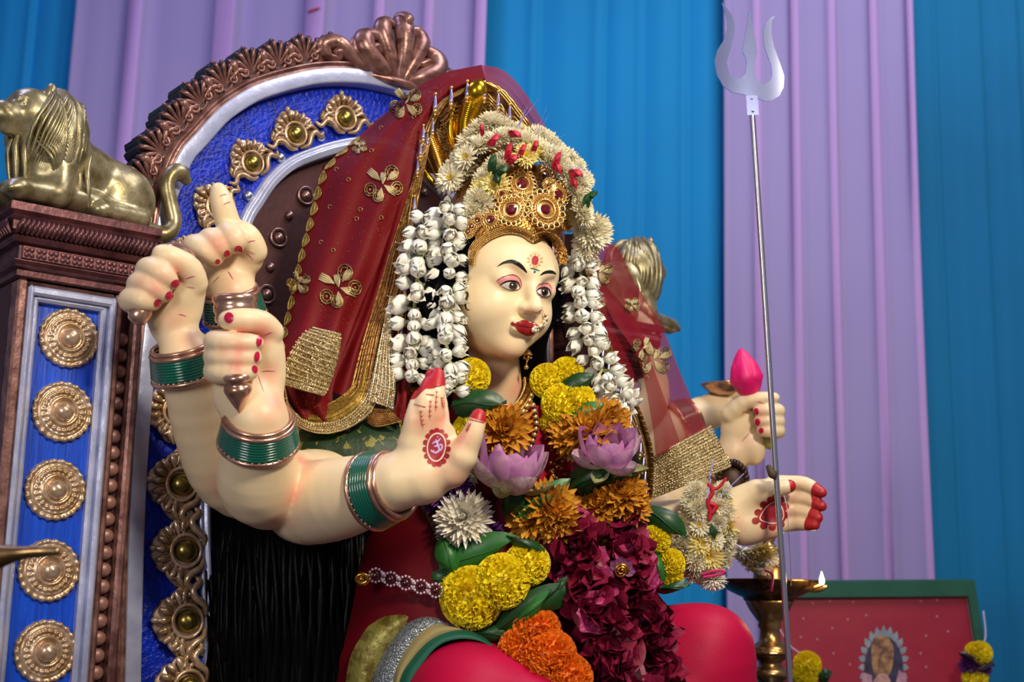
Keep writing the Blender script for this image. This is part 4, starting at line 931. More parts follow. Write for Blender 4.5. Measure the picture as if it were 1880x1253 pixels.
# ================================================================== necklace, earring, nose ring
nk = thing('necklace', 'gold bead choker with rounded drops at the statue neck', 'necklace', P(930, 730, 1.94))
path = [P(868, 745, 1.915), P(900, 757, 1.898), P(930, 752, 1.895), P(952, 735, 1.91), (P(964, 708, 1.945)), (P(962, 685, 1.985))]
cp_ = spline(path, 60); mb = MB()
for row in range(4):
    off = CU*(-.0028*row)+CR*(.0022*row)-CF*.0012*row
    q = resample(cp_+off, 46)
    for p in q: mb.ball(p, .0019, 6, 5)
obj('bead_rows', mb.mesh('bead_rows', GB), None, nk); mb = MB().tube(resample(cp_+CU*-.004+CR*.003, 40)+CF*.002, .0062, 8); obj('choker_band', mb.mesh('choker_band', CROWN), None, nk)
q = resample(cp_+CU*-.0135+CR*.0075-CF*.004, 12); dm = MB().ball((0, 0, 0), .0052, 10, 7).ball((0, 0, -.0065), .0026, 8, 6).mesh('drop_bead', GB)
for p in q: obj('drop_bead', dm, None, nk, Matrix.Translation(Vector(p)))
er = thing('earring', 'small gold drop earring hanging beside the neck', 'earring', P(968, 655, 1.93)); mb = MB()
c0 = P(968, 652, 1.93); mb.lathe([(.001, .010), (.003, .008), (.007, .001), (.0075, 0), (.004, -.001)], 16, c0); mb.ball(c0-[0, 0, .006], .0026, 8, 6)
for k in range(5): a = 2*pi*k/5; mb.ball(c0+[.005*math.cos(a), .005*math.sin(a), -.004], .0016, 6, 5)
obj('earring_bell', mb.mesh('earring_bell', GB), None, er); mb = MB().tube([c0-[0, 0, .007], c0-[.001, 0, .014]], .0009, 6).ball(c0-[.001, 0, .017], .0032, 8, 6); obj('earring_drop', mb.mesh('earring_drop', GB), None, er)
nr = thing('nose_ring', 'pearl cluster nose ring hanging over the lips', 'nose ring', P(*Z8([(615, 570)])[0], 1.835))
def np_(x, y, off=.004):
    p = Z8([(x, y)])[0]; h = hit(*p); return h[0]-CF*off if h else P(*p, 1.84)
mb = MB().tube([np_(598, 552), np_(612, 556, .006), np_(624, 580, .008), np_(634, 595, .009)], .0006, 6, 14); obj('ring_wire', mb.mesh('ring_wire', GB), None, nr)
PRL = mat('pearl', 'e8dccb', .2, .1, coat=.5)
pm = MB().ball((0, 0, 0), .0026, 10, 7).mesh('pearl', PRL); gm = MB().ball((0, 0, 0), .0024, 10, 7).mesh('gold_pearl', GB)
for i, (x, y) in enumerate(((630, 592), (640, 606), (628, 612), (636, 622), (622, 630), (632, 640), (614, 642), (622, 652), (604, 655), (610, 663), (592, 662), (560, 668), (575, 672), (548, 682), (562, 690), (546, 694), (576, 686))): obj('pearl', pm if i % 3 else gm, None, nr, Matrix.Translation(Vector(np_(x, y, .005))))
# ================================================================== flowers
def petal(mb, o, d, up, L, W, cup=.25, curl=.2, nu=4, nv=3, ruf=0., rng=RNG, tip=.35):
    """one petal: base o, direction d, face normal up"""
    d = nrm(d); up = nrm(up-d*np.dot(up, d)); sd = np.cross(d, up); A = np.zeros((nu, nv, 3))
    for i in range(nu):
        t = i/(nu-1); w = W*(math.sin(pi*(.10+.76*t**1.2))**.75 if tip > 0 else (.35+.65*t)); w = max(w*(1-.75*t**7) if tip > 0 else w, W*.12)
        for j in range(nv):
            v = (j/(nv-1)-.5)*2
            A[i, j] = o+d*L*t*(1-.12*curl*t)+sd*w*.5*v+up*(cup*W*.5*v*v*(1-.3*t)+curl*L*t*t)+(up*rng.uniform(-1, 1)+sd*rng.uniform(-.4, .4))*ruf*W*(.3+t)
    return mb.grid(A)
def fib(n, zmin=-1.0):
    k = np.arange(n)+.5; z = 1-(1-zmin)*k/n; ph = k*2.399963; r = np.sqrt(np.clip(1-z*z, 0, 1)); return np.column_stack([r*np.cos(ph), r*np.sin(ph), z])
FL = {}
def marigold(key, c1, c2, seed, n=520):
    rng = np.random.default_rng(seed); mb = MB(); mb.ball((0, 0, 0), (.74, .74, .60), 10, 7)
    for i, q in enumerate(fib(n, -.55)):
        q = nrm(q+rng.normal(0, .06, 3)); s = 1.0 if q[2] < .5 else .92
        o = q*np.array([.62, .62, .52]); d = nrm(q+np.array([q[0], q[1], -.2])*.35+rng.normal(0, .16, 3))
        petal(mb, o, d, nrm(np.array([0, 0, 1.0])+rng.normal(0, .5, 3)), .32*s, .19, .35, .16, 3, 4, .20, rng, 0)
    FL[key] = mb.mesh('marigold_head', mat('marigold_'+key[:3], c1, .6, 0, c2, 2.2, sharp=(.3, .7), sss=.25))
for k in range(3):
    marigold('yel%d' % k, 'fdea18', 'f2d20a', 20+k); marigold('ora%d' % k, 'fa8c14', 'ee6c06', 30+k)
def mum(key, m_out, m_in, seed, layers, L=1.0, W=.20, cen=True):
    rng = np.random.default_rng(seed); mb = MB(); mb.cur = 0
    for (n, el, ln) in layers:
        for k in range(n):
            a = 2*pi*(k+rng.uniform(-.35, .35))/n; ee = el+rng.normal(0, .10)
            d = np.array([math.cos(a)*math.cos(ee), math.sin(a)*math.cos(ee), math.sin(ee)]); up = np.array([-math.cos(a)*math.sin(ee), -math.sin(a)*math.sin(ee), math.cos(ee)])
            petal(mb, d*.12, d, up, L*ln*rng.uniform(.88, 1.08), W, .5, rng.uniform(.05, .32), 5, 4, .0, rng)
    mb.cur = 1
    if cen:
        for q in fib(36, .1): mb.tube([q*.10, q*np.array([.30, .30, .36])], [.035, .028], 5)
    else: mb.ball((0, 0, 0), .14, 8, 6)
    FL[key] = mb.mesh('chrysanthemum_head', [m_out, m_in])
CRMP = mat('cream_petal', 'faf4de', .6, 0, 'f2e6c0', 3, sss=.25); CRMY = mat('pale_yellow_petal', 'f8ecb0', .6, 0, 'f0da70', 3, sss=.25); YCEN = mat('yellow_centre', 'f0cc1e', .6); OCHP = mat('ochre_petal', 'dca030', .5, 0, 'c07c1c', 2.5, sss=.1); OCHC = mat('ochre_centre', 'c8961a', .6)
PURP = mat('purple_petal', '74328c', .6, 0, '4c1c62', 3); DPU = mat('purple_centre', '5a2470', .6); WHP = mat('white_petal', 'fcf8ee', .6, 0, 'f4ead2', 3, sss=.25)
full = [(30, -.35, .95), (34, -.08, 1.0), (34, .18, .98), (30, .44, .92), (26, .70, .84), (20, .95, .74), (12, 1.25, .62)]
full2 = [(16, -.35, .95), (18, -.02, 1.02), (18, .30, .98), (16, .62, .86), (12, .95, .70), (6, 1.25, .5)]
opn = [(24, -.1, 1.0), (24, .15, .95), (20, .40, .80), (14, .7, .55)]
mum('cream0', CRMP, CRMY, 1, full, cen=False); mum('cream1', CRMP, CRMY, 2, full, cen=False); mum('cream2', CRMP, YCEN, 3, opn); mum('cream3', CRMY, YCEN, 4, opn)
mum('white0', WHP, CRMY, 5, full, cen=False, W=.2); mum('ochre0', OCHP, OCHC, 6, full2, cen=False, W=.30); mum('ochre1', OCHP, OCHC, 7, full2, cen=False, W=.32); mum('purple0', PURP, DPU, 8, full, cen=False)
# jasmine: bud of overlapping petals
JW = mat('jasmine_white', 'f8f4e8', .5, 0, 'ece6d0', 2, sss=.3); JS = mat('jasmine_stem', 'b8bc86', .5)
for k in range(4):
    rng = np.random.default_rng(50+k); mb = MB(); tipr = (.10, .30, .55, .18)[k]
    for lay, (n, sc, tr) in enumerate(((5, 1.0, tipr), (4, .86, tipr*.6))):
        for i in range(n):
            a = 2*pi*(i+.5*lay)/n+rng.uniform(-.2, .2); A = np.zeros((9, 7, 3)); tl = tr*rng.uniform(.7, 1.4); fl = rng.uniform(.0, .12)
            for p_ in range(9):
                u = p_/8; r_ = np.interp(u, [0, .2, .5, .78, 1], [.14, .36, .46, .40*(.75+tl*.5), tl])*sc; w = .80*math.sin(pi*min(1, .16+.84*u))**.7
                for q_ in range(7):
                    v = (q_/6-.5)*2; b = a+v*w; A[p_, q_] = (r_*math.cos(b)*(1+fl*v), r_*math.sin(b)*(1+fl*v), u*1.08*sc-.05*v*v*u)
            mb.grid(A)
    mb.ball((0, 0, .36), (.34, .34, .46), 10, 8)
    mb.cur = 1; mb.tube([(0, 0, -.45), (0, 0, .05)], [.09, .14], 6)
    FL['jas%d' % k] = mb.mesh('jasmine_bloom', [JW, JS])
LEAFM = mat('dark_leaf', '153a1a', .4, 0, '1e4c20', 14, .25, 60); LEAFL = mat('mid_leaf', '225e24', .4, 0, '2c6e2a', 14, .25, 60)
def flower(key, par, px, py, D, rpx, nrml=None, nm=None, label=None, spin=None):
    c = P(px, py, D); R = rpx*D/FPX; z = nrm(nrml if nrml is not None else -CF+np.array([.15, 0, .25])); a = RNG.uniform(0, 6.28) if spin is None else spin
    x = nrm(np.cross([.3, .2, 1], z)); y = np.cross(z, x); x2 = x*math.cos(a)+y*math.sin(a); y2 = np.cross(z, x2)
    o = obj(nm or ('marigold' if key[:3] in ('yel', 'ora') else 'jasmine_bloom' if key[:3] == 'jas' else 'chrysanthemum'), FL[key], None, par, frame(c, x2*R, y2*R, z*R))
    if label: o['label'] = label
    return o
def leaf(par, pts, D, m=None, bow=.012, nm='leaf', fold=0., nu=9, nv=7):
    """pts: base, tip, and half width in px (left/right of the axis); D: depth at base and tip"""
    (x0, y0), (x1, y1), (wl, wr) = pts; D0, D1 = D; ax = np.array([x1-x0, y1-y0], float); L = np.linalg.norm(ax); ax /= L; sd = np.array([-ax[1], ax[0]]); rows = []
    for i in range(nu):
        t = i/(nu-1); pr = max(.02, math.sin(pi*min(1, .06+.94*t**.85))**.75); r = []
        for j in range(nv):
            v = (j/(nv-1)-.5)*2; w = (wl if v < 0 else wr)*pr; q = np.array([x0, y0])+ax*L*t+sd*v*w
            r.append(P(q[0], q[1], D0+(D1-D0)*t)-CF*(bow*math.sin(pi*t)-bow*.9*v*v*pr+fold*abs(v))+CU*.003*math.sin(6*t+3*v))
        rows.append(r)
    A = np.array(rows); mb = MB().grid(A).grid(A+CF*.0012, flip=True)
    mb.tube([A[i, nv//2]-CF*.0004 for i in range(nu)], np.linspace(.0012, .0005, nu), 5)
    return obj(nm, mb.mesh(nm, m or LEAFM), None, par)
# --- crown wreath
wre = thing('crown_flower_wreath', 'wreath of cream chrysanthemums with red petals around the crown', 'wreath', P(900, 260, 1.93))
def wr(rowpts, step, rpx, lift, seed, D0):
    q = spline(np.array([Z7(*p) for p in rowpts]), 200); L = np.r_[0, np.cumsum(np.linalg.norm(np.diff(q, axis=0), axis=1))]; rng = np.random.default_rng(seed); n = int(L[-1]/step)
    for k in range(n):
        s = (k+.5)/n*L[-1]; x, y = np.interp(s, L, q[:, 0])+rng.uniform(-3, 3), np.interp(s, L, q[:, 1])+rng.uniform(-3, 3)
        h = hit(x, y, crowntree, lift); D = D0 if h is None else min(float(np.dot(h[0]-CAM, CF)), D0+.03)
        dx, dy = x-905, y-420; out = nrm(CR*dx*.0075-CU*dy*.0075-CF*.9+CR*rng.uniform(-.3, .3)+CU*rng.uniform(-.3, .3))
        flower(rng.choice(['cream0', 'cream1', 'cream0', 'cream2', 'cream2', 'cream3']), wre, x, y, D, rpx*rng.uniform(.88, 1.12), out)
wr([(280, 700), (300, 640), (380, 520), (430, 400), (540, 330), (650, 370), (760, 400), (880, 450), (960, 520), (1030, 610), (1090, 690)], 17, 23, .012, 1, 1.925)
wr([(350, 700), (400, 600), (470, 480), (560, 420), (660, 420), (760, 450), (860, 500), (940, 570), (1000, 640), (1050, 720), (1060, 800)], 15, 23, .016, 2, 1.905)
wr([(430, 870), (460, 780), (495, 680), (560, 585), (650, 515), (760, 500), (860, 530), (935, 590), (1000, 680), (1045, 790), (1080, 890)], 15, 21, .008, 3, 1.895)
wr([(940, 640), (985, 720), (1020, 800), (1035, 880), (1040, 960)], 14, 19, .004, 4, 1.915)
flower('cream2', wre, *Z7(305, 648), 1.89, 27, -CF-CR*.5+CU*.2); flower('cream2', wre, *Z7(392, 530), 1.885, 24, -CF-CR*.5+CU*.3); flower('cream3', wre, *Z7(560, 690), 1.872, 27, -CF+CU*.2); flower('cream0', wre, *Z7(470, 800), 1.872, 31, -CF-CU*.1-CR*.2)
flower('cream0', wre, *Z7(1120, 960), 1.925, 36, -CF+CR*.25); flower('cream1', wre, *Z7(1085, 1040), 1.93, 27, -CF-CU*.3); flower('cream3', wre, *Z7(1040, 860), 1.915, 28, -CF+CR*.1); flower('cream3', wre, *Z7(740, 520), 1.868, 24, -CF+CU*.2)
REDP = mat('red_leaf_petal', 'b00c28', .5, 0, 'c01838', 8)
for (x, y, dx, dy, w) in ((490, 400, -10, -60, 26), (515, 455, 75, -50, 40), (640, 385, 70, 20, 30), (618, 540, 40, -90, 40), (625, 555, 70, -30, 36), (690, 520, 50, -60, 34), (770, 490, 40, -50, 34), (890, 590, 50, -90, 40), (900, 560, 40, 60, 36), (985, 610, 80, 20, 45), (1000, 640, 30, 70, 40)):
    a, b = Z7(x, y), Z7(x+dx, y+dy); leaf(wre, (a, b, (w/3.13/2, w/3.13/2)), (1.862, 1.858) if x < 880 else (1.88, 1.875), REDP, .004, 'red_petal', nu=6, nv=5)
for (x, y, dx, dy, w) in ((530, 610, 30, -95, 52), (545, 620, 95, -25, 44), (560, 620, 25, 70, 50), (1075, 830, 20, -90, 46), (1065, 780, 85, -50, 36)):
    a, b = Z7(x, y), Z7(x+dx, y+dy); leaf(wre, (a, b, (w/3.13/2, w/3.13/2)), (1.86, 1.855) if x < 880 else (1.89, 1.88), LEAFM, .004, 'leaf', nu=6, nv=5)
mb = MB().tube([P(*Z7(x, y), 1.868) for x, y in ((390, 780), (385, 860), (378, 930), (362, 990), (372, 1035), (398, 1045), (408, 1010), (388, 950), (380, 930))], .0014, 6, 60); obj('green_thread', mb.mesh('green_thread', mat('green_thread', '1a6a34', .6)), None, wre)
TIN = mat('clear_tinsel', 'b8bcff', .05, 0, alpha=.55, spec=1.0, coat=1.0)
for i, (x, y, x1, y1, w) in enumerate(((680, 360, 820, 180, 7), (690, 350, 770, 200, 5), (700, 350, 740, 230, 6), (800, 395, 865, 215, 5), (810, 390, 880, 265, 4), (800, 490, 1170, 280, 1), (830, 500, 1010, 440, 1), (920, 560, 1130, 612, 5), (940, 570, 1150, 648, 4), (980, 590, 1190, 628, 1.2), (1000, 540, 1030, 300, .8), (860, 470, 950, 400, 1))):
    a, b = np.array(Z7(x, y)), np.array(Z7(x1, y1)); D = 1.90; n = nrm(np.array([-(b-a)[1], (b-a)[0]]))*w/6.2; mb = MB()
    r = [[P(*(a+n), D), P(*(a-n), D)], [P(*((a+b)/2+n*.8), D-.02), P(*((a+b)/2-n*.8), D-.016)], [P(*b, D-.03), P(*b, D-.03)]]; A = np.array(r); mb.grid(A).grid(A+CF*.0004, flip=True); obj('tinsel_strand', mb.mesh('tinsel_strand', TIN), None, wre)
# --- jasmine garlands
def jasmine(label, path, D0, D1, step, rpx, spread, seed):
    t = thing('jasmine_garland', label, 'garland', P(*path[0], D0), 'jasmine garlands hanging beside the face'); rng = np.random.default_rng(seed)
    q = spline(np.array(path, float), 200); L = np.r_[0, np.cumsum(np.linalg.norm(np.diff(q, axis=0), axis=1))]; n = int(L[-1]/step); dd = lambda s: D0+(D1-D0)*s/L[-1]
    mb = MB().tube([P(*q[i], dd(L[i])+.006) for i in range(0, 200, 8)], .003, 6); obj('string', mb.mesh('string', mat('garland_string', '8a8f5a', .8)), None, t)
    for k in range(n):
        s = (k+.5)/n*L[-1]; i = min(198, int(np.searchsorted(L, s))); tx = nrm(q[min(199, i+1)]-q[max(0, i-1)]); nx = np.array([-tx[1], tx[0]])
        for sgn in (-1, 0, 1):
            off = spread*sgn*rng.uniform(.7, 1.1)+rng.uniform(-2, 2); c = np.array([np.interp(s, L, q[:, 0]), np.interp(s, L, q[:, 1])])+nx*off*.55+tx*rng.uniform(-5, 5)
            out = nrm((CR*nx[0]-CU*nx[1])*(sgn*.9+rng.uniform(-.3, .3))-CF*(.9 if sgn == 0 else .45)+(CR*tx[0]-CU*tx[1])*rng.uniform(-.2, .75))
            flower('jas%d' % rng.integers(0, 4), t, c[0], c[1], dd(s)-(.010 if sgn == 0 else .0), rpx*rng.uniform(.85, 1.15), out)
    return t
jasmine('outer string of white jasmine hanging at the left of the face', [(795, 395), (778, 440), (770, 487), (764, 530), (760, 582), (760, 625), (755, 660), (754, 700)], 1.885, 1.86, 23, 30, 26, 1)
jasmine('inner string of white jasmine hanging down the left cheek', [(818, 370), (824, 410), (822, 450), (826, 490), (820, 530), (821, 580), (818, 625), (826, 665), (822, 705), (826, 730)], 1.868, 1.845, 23, 29, 24, 2)
jasmine('string of white jasmine hanging down the right side of the face', [(1056, 455), (1066, 500), (1066, 550), (1074, 600), (1084, 640), (1106, 675), (1124, 712), (1140, 745), (1148, 760)], 1.95, 1.95, 22, 27, 24, 3)
# --- main garland
gar = thing('flower_garland', 'thick temple garland of marigolds, lotuses, chrysanthemums and folded leaves round the neck', 'garland', P(960, 1100, 1.85))
mb = MB()
for pth in ([(868, 690, 1.89), (900, 790, 1.90), (925, 880, 1.90), (980, 950, 1.89), (900, 1060, 1.86), (960, 1150, 1.84), (1040, 1260, 1.82)], [(1010, 690, 1.97), (1060, 780, 1.97), (1100, 850, 1.96), (1120, 930, 1.93), (1170, 985, 1.965)]): mb.tube(A3(*pth), .012, 8, 50)
obj('garland_cord', mb.mesh('garland_cord', mat('dark_cord', '2a1a14', .8)), None, gar)
def F_(key, x, y, D, r, n=None, lab=None): return flower(key, gar, x, y, D, r, n, None, lab)
up = -CF+CU*.35
for a in (('yel0', 866, 692, 1.865, 38, up-CR*.2), ('yel1', 893, 770, 1.855, 44, up), ('yel2', 862, 790, 1.87, 34, up), ('yel2', 738, 790, 1.90, 32, up-CR*.6), ('ora0', 764, 735, 1.90, 26, up-CR*.5),
          ('yel0', 1005, 700, 1.945, 36, up), ('yel1', 1042, 688, 1.95, 36, up+CR*.2), ('yel2', 1032, 742, 1.925, 42, up), ('yel0', 1060, 735, 1.925, 36, up), ('yel1', 1016, 775, 1.93, 30, up-CR*.3),
          ('yel0', 866, 1098, 1.80, 64, up-CR*.1-CU*.5), ('yel1', 922, 1068, 1.79, 56, up-CU*.2), ('yel2', 968, 1036, 1.805, 46, up), ('yel0', 838, 1080, 1.815, 40, up-CR*.6),
          ('ora0', 985, 1160, 1.785, 50, up), ('ora1', 955, 1195, 1.78, 46, up-CR*.4), ('ora2', 1010, 1205, 1.765, 54, up), ('ora0', 975, 1250, 1.765, 50, up-CR*.4-CU*.3), ('ora1', 1045, 1245, 1.755, 48, up),
          ('yel1', 1205, 990, 1.95, 30, up+CR*.5), ('yel0', 1232, 1035, 1.95, 30, up+CR*.7), ('yel2', 1235, 1062, 1.95, 24, up+CR*.7-CU*.5), ('yel2', 1096, 1005, 1.93, 28, up)): F_(*a)
for a in (('ochre0', 928, 792, 1.835, 50, up+CR*.1), ('ochre1', 905, 800, 1.84, 44, up-CR*.2-CU*.4), ('ochre0', 1082, 792, 1.905, 54, up+CU*.4), ('ochre1', 1050, 800, 1.91, 44, up-CR*.4), ('ochre1', 1115, 775, 1.915, 42, up+CR*.4), ('ochre0', 1012, 930, 1.825, 50, up+CR*.3+CU*.2), ('ochre1', 975, 950, 1.83, 44, up-CR*.4), ('ochre0', 1022, 960, 1.82, 42, up-CU*.6),
          ('ochre0', 1140, 905, 1.885, 48, up+CR*.2+CU*.2), ('ochre1', 1100, 925, 1.885, 46, up-CR*.3), ('ochre1', 1160, 930, 1.885, 36, up+CR*.4), ('white0', 852, 952, 1.815, 52, up-CR*.1), ('cream1', 838, 975, 1.82, 38, up-CR*.5-CU*.4), ('purple0', 828, 905, 1.83, 42, up-CR*.2), ('purple0', 812, 920, 1.84, 34, up-CR*.5), ('purple0', 888, 985, 1.825, 36, up-CU*.4), ('cream2', 858, 868, 1.86, 30, up)): F_(*a)
# lotuses: cupped overlapping petals
LOT = mat('lotus_pink', 'c276b4', .5, 0, 'd8a0c4', 3, sss=.1, stretch=(1, 1, 1)); LOTW = mat('lotus_pale', 'dcc8cc', .5, 0, 'c89ab4', 12); LOTG = mat('lotus_green_sepal', 'a8a878', .55, 0, '8a8a5c', 12)
def lotus(px, py, D, Rpx, ax, seed, label, op=1.0):
    rng = np.random.default_rng(seed); t = obj('lotus', MB().lathe([(.02, -.2), (.16, -.1), (.22, .05), (.1, .2), (.01, .22)], 12).mesh('lotus_core', LOTG), None, gar, None); t['label'] = label
    c = P(px, py, D); R = Rpx*D/FPX; z = nrm(ax); x = nrm(np.cross(z, [.2, 1, .3])); y = np.cross(z, x); M = frame(c, x*R, y*R, z*R); t.matrix_basis = M; WM[t.name] = M
    for ring, (n, tilt, L, W, m) in enumerate(((4, .10, .98, .62, LOT), (5, .26, 1.14, .90, LOT), (5, .50, 1.2, .98, LOT), (4, .95, 1.1, .85, LOTW), (4, 1.35, .95, .5, LOTG))):
        for k in range(n):
            a = 2*pi*(k+.5*ring)/n+rng.uniform(-.12, .12); tl = tilt*op+rng.uniform(-.06, .06); d = np.array([math.cos(a)*math.sin(tl), math.sin(a)*math.sin(tl), math.cos(tl)]); upv = np.array([-math.cos(a)*math.cos(tl), -math.sin(a)*math.cos(tl), math.sin(tl)])
            mb = MB(); o = np.array([math.cos(a)*.16, math.sin(a)*.16, -.12+.02*ring]); rows = np.zeros((9, 7, 3)); sdv = np.cross(d, upv)
            for i in range(9):
                s = i/8; w = W*max(.03, math.sin(pi*min(1., .15+.85*s))**.7)*(1 if s < .75 else 1.0)
                for j in range(7):
                    v = (j/6-.5)*2; rows[i, j] = o+d*L*s+sdv*w*.5*v*(1-.1*abs(v))+upv*(.34*w*v*v-.20*L*math.sin(pi*s*.9))
            mb.grid(rows).grid(rows-upv*.012, flip=True); obj('lotus_petal', mb.mesh('lotus_petal', m), None, t, M)
lotus(928, 895, 1.825, 88, CU*.95+CR*.22-CF*.35, 3, 'pink lotus bloom, the lower left of the two', .72); lotus(1112, 852, 1.885, 72, CU*.9+CR*.12-CF*.55, 5, 'pink lotus bloom, the upper right of the two')
for (a, b, w, D, m) in (((830, 745), (930, 738), (26, 22), (1.845, 1.835), LEAFM), ((838, 760), (900, 722), (22, 20), (1.85, 1.84), LEAFM), ((1010, 735), (1090, 688), (20, 26), (1.935, 1.92), LEAFM), ((1028, 790), (1108, 742), (20, 26), (1.918, 1.905), LEAFL),
                        ((945, 955), (1048, 880), (20, 24), (1.818, 1.83), LEAFL), ((930, 945), (960, 880), (20, 22), (1.815, 1.815), LEAFM), ((1045, 880), (1170, 870), (30, 22), (1.885, 1.875), LEAFM), ((1048, 900), (1120, 858), (20, 22), (1.88, 1.87), LEAFM),
                        ((800, 1052), (950, 985), (34, 22), (1.815, 1.80), LEAFL), ((812, 985), (838, 1060), (20, 24), (1.81, 1.80), LEAFL), ((930, 985), (1000, 1010), (8, 10), (1.80, 1.80), LEAFM), ((900, 1170), (1030, 1072), (26, 20), (1.80, 1.775), LEAFM), ((930, 1160), (1010, 1085), (10, 18), (1.79, 1.77), LEAFL), ((1040, 1070), (975, 1130), (26, 20), (1.79, 1.785), LEAFM), ((860, 1165), (960, 1160), (18, 14), (1.805, 1.80), LEAFM), ((1030, 1120), (1040, 1060), (22, 16), (1.80, 1.79), LEAFM),
                        ((1180, 935), (1262, 985), (26, 22), (1.955, 1.945), LEAFM), ((1195, 1005), (1218, 1080), (16, 16), (1.945, 1.935), LEAFL), ((1200, 1085), (1266, 1073), (8, 7), (1.94, 1.93), LEAFM), ((770, 1075), (830, 1050), (16, 22), (1.83, 1.81), LEAFM)): leaf(gar, (a, b, w), D, m)
# --- rose petal garlands
ROSE = mat('dark_rose_petal', '78082a', .5, 0, '9a1c48', 7, sharp=(.4, .75)); ROSEL = mat('pink_edge_rose_petal', 'a82a5e', .42, 0, 'd070a0', 9, sharp=(.5, .8))
RP = []
for k in range(6):
    rng = np.random.default_rng(70+k); mb = MB(); A = np.zeros((7, 7, 3))
    for i in range(7):
        for j in range(7):
            u, v = i/6, (j/6-.5)*2; w = .60*math.sin(pi*(.15+.76*u))**.5; A[i, j] = (w*v, u, .34*v*v*(1-.5*u)-.30*u*u*(1 if k % 2 else -1)+.10*math.sin(v*3.2+k*1.3)*u)
    mb.grid(A).grid(A+[0, 0, -.02], flip=True); RP.append(mb.mesh('rose_petal', ROSE if k < 5 else ROSEL))
def rose_rope(label, path, rad, n, seed):
    t = thing('rose_petal_garland', label, 'garland', P(*path[-1]), 'rose petal garlands in the lap'); rng = np.random.default_rng(seed); q = resample(spline(np.array(A3(*path)), 120), 120)
    mb = MB().tube(q[::4], rad*.62, 8); obj('petal_core', mb.mesh('petal_core', mat('rose_core', '3c0616', .7)), None, t)
    for k in range(n):
        i = int(rng.uniform(2, 117)); tn = nrm(q[i+1]-q[i-1]); a = rng.uniform(0, 2*pi)
        f = nrm(-CF-tn*np.dot(-CF, tn)); g = np.cross(tn, f); b = rng.normal(0, 1.0); out = f*math.cos(b)+g*math.sin(b)
        y = nrm(tn*rng.uniform(-.6, 1.0)+out*rng.uniform(.3, 1.0)+g*rng.uniform(-.7, .7)); z = nrm(out-y*np.dot(out, y)+1e-3); x = np.cross(y, z); s = rad*rng.uniform(.75, 1.15)
        obj('rose_petal', RP[rng.integers(0, 6)], None, t, frame(q[i]+out*rad*.45-y*s*.4, x*s, y*s, z*s))
rose_rope('dark red rose petal garland nearest the orange marigolds', [(1035, 960, 1.855), (1070, 1040, 1.825), (1100, 1130, 1.80), (1140, 1230, 1.775), (1160, 1300, 1.765)], .040, 120, 1)
rose_rope('dark red rose petal garland falling from the ochre chrysanthemums', [(1140, 950, 1.90), (1150, 1020, 1.88), (1170, 1090, 1.855), (1195, 1170, 1.83), (1220, 1300, 1.81)], .036, 120, 2)
tb = thing('tuberose', 'small mauve flower with a coiled gold centre on the rose petals', 'flower', P(1140, 1045, 1.83)); c0 = P(1140, 1048, 1.828)
for k in range(5): a = pi*(.0+.25*k); mb = MB(); petal(mb, c0, CR*math.cos(a)+CU*math.sin(a), -CF, .019, .016, .3, .2, 5, 5); obj('petal', mb.mesh('petal', mat('mauve_petal', '8a4a7c', .5)), None, tb)
sp = spiral(.009, 2.2, 40); mb = MB().tube([c0-CF*(.004+.004*i/40)+CR*sp[i, 0]+CU*sp[i, 1] for i in range(40)], .0019, 6); obj('coiled_centre', mb.mesh('coiled_centre', GOLD), None, tb)
# --- wrist garland of cream chrysanthemums on the offering hand
wg = thing('wrist_garland', 'cream chrysanthemum bracelet with pink thread on the offering wrist', 'garland', P(1290, 980, 2.02)); rng = np.random.default_rng(4)
for k in range(24):
    a = 2*pi*k/24; x, y = 1296+44*math.cos(a)*(.75 if math.sin(a) < 0 else 1)-8*math.sin(a), 965+88*math.sin(a); front = math.cos(a) < .35
    if math.sin(a) < -.86: continue
    flower(rng.choice(['cream2', 'cream0', 'cream3', 'cream1']), wg, x+rng.uniform(-4, 4), y*1.0, 2.005 if front else 2.02, 22*rng.uniform(.85, 1.1), -CF+CR*math.cos(a)*.8-CU*math.sin(a)*.8)
for (x, y, r) in ((1282, 935, 22), (1284, 965, 22), (1290, 1000, 26), (1302, 1022, 28), (1278, 1030, 22), (1310, 990, 22), (1318, 930, 20), (1318, 960, 18)): flower(rng.choice(['cream0', 'cream2', 'cream3']), wg, x, y, 1.995, r, -CF+CR*rng.uniform(-.4, .4)+CU*rng.uniform(-.4, .4))
flower('white0', wg, 1309, 1066, 2.0, 24, -CU+CR*.1-CF*.3)
PTH = mat('pink_thread', 'c81e6e', .5); mb = MB().tube([P(x, y, 1.985) for x, y in ((1290, 1055), (1305, 1050), (1326, 1048), (1326, 1054), (1305, 1058), (1292, 1060))], .0022, 6, 30); obj('pink_thread', mb.mesh('pink_thread', PTH), None, wg)
mb = MB().tube([P(x, y, 1.985) for x, y in ((1302, 890), (1308, 905), (1300, 920), (1304, 940), (1302, 955))], .003, 6, 20).tube([P(x, y, 1.985) for x, y in ((1306, 900), (1320, 895), (1332, 880))], .0025, 6, 12).tube([P(x, y, 1.985) for x, y in ((1304, 925), (1314, 930), (1308, 942))], .0035, 6, 12); obj('red_thread', mb.mesh('red_thread', mat('red_thread', 'c0182c', .5)), None, wg)
leaf(wg, ((1308, 966), (1312, 990), (9, 9)), (1.985, 1.985), LEAFM, .003); 
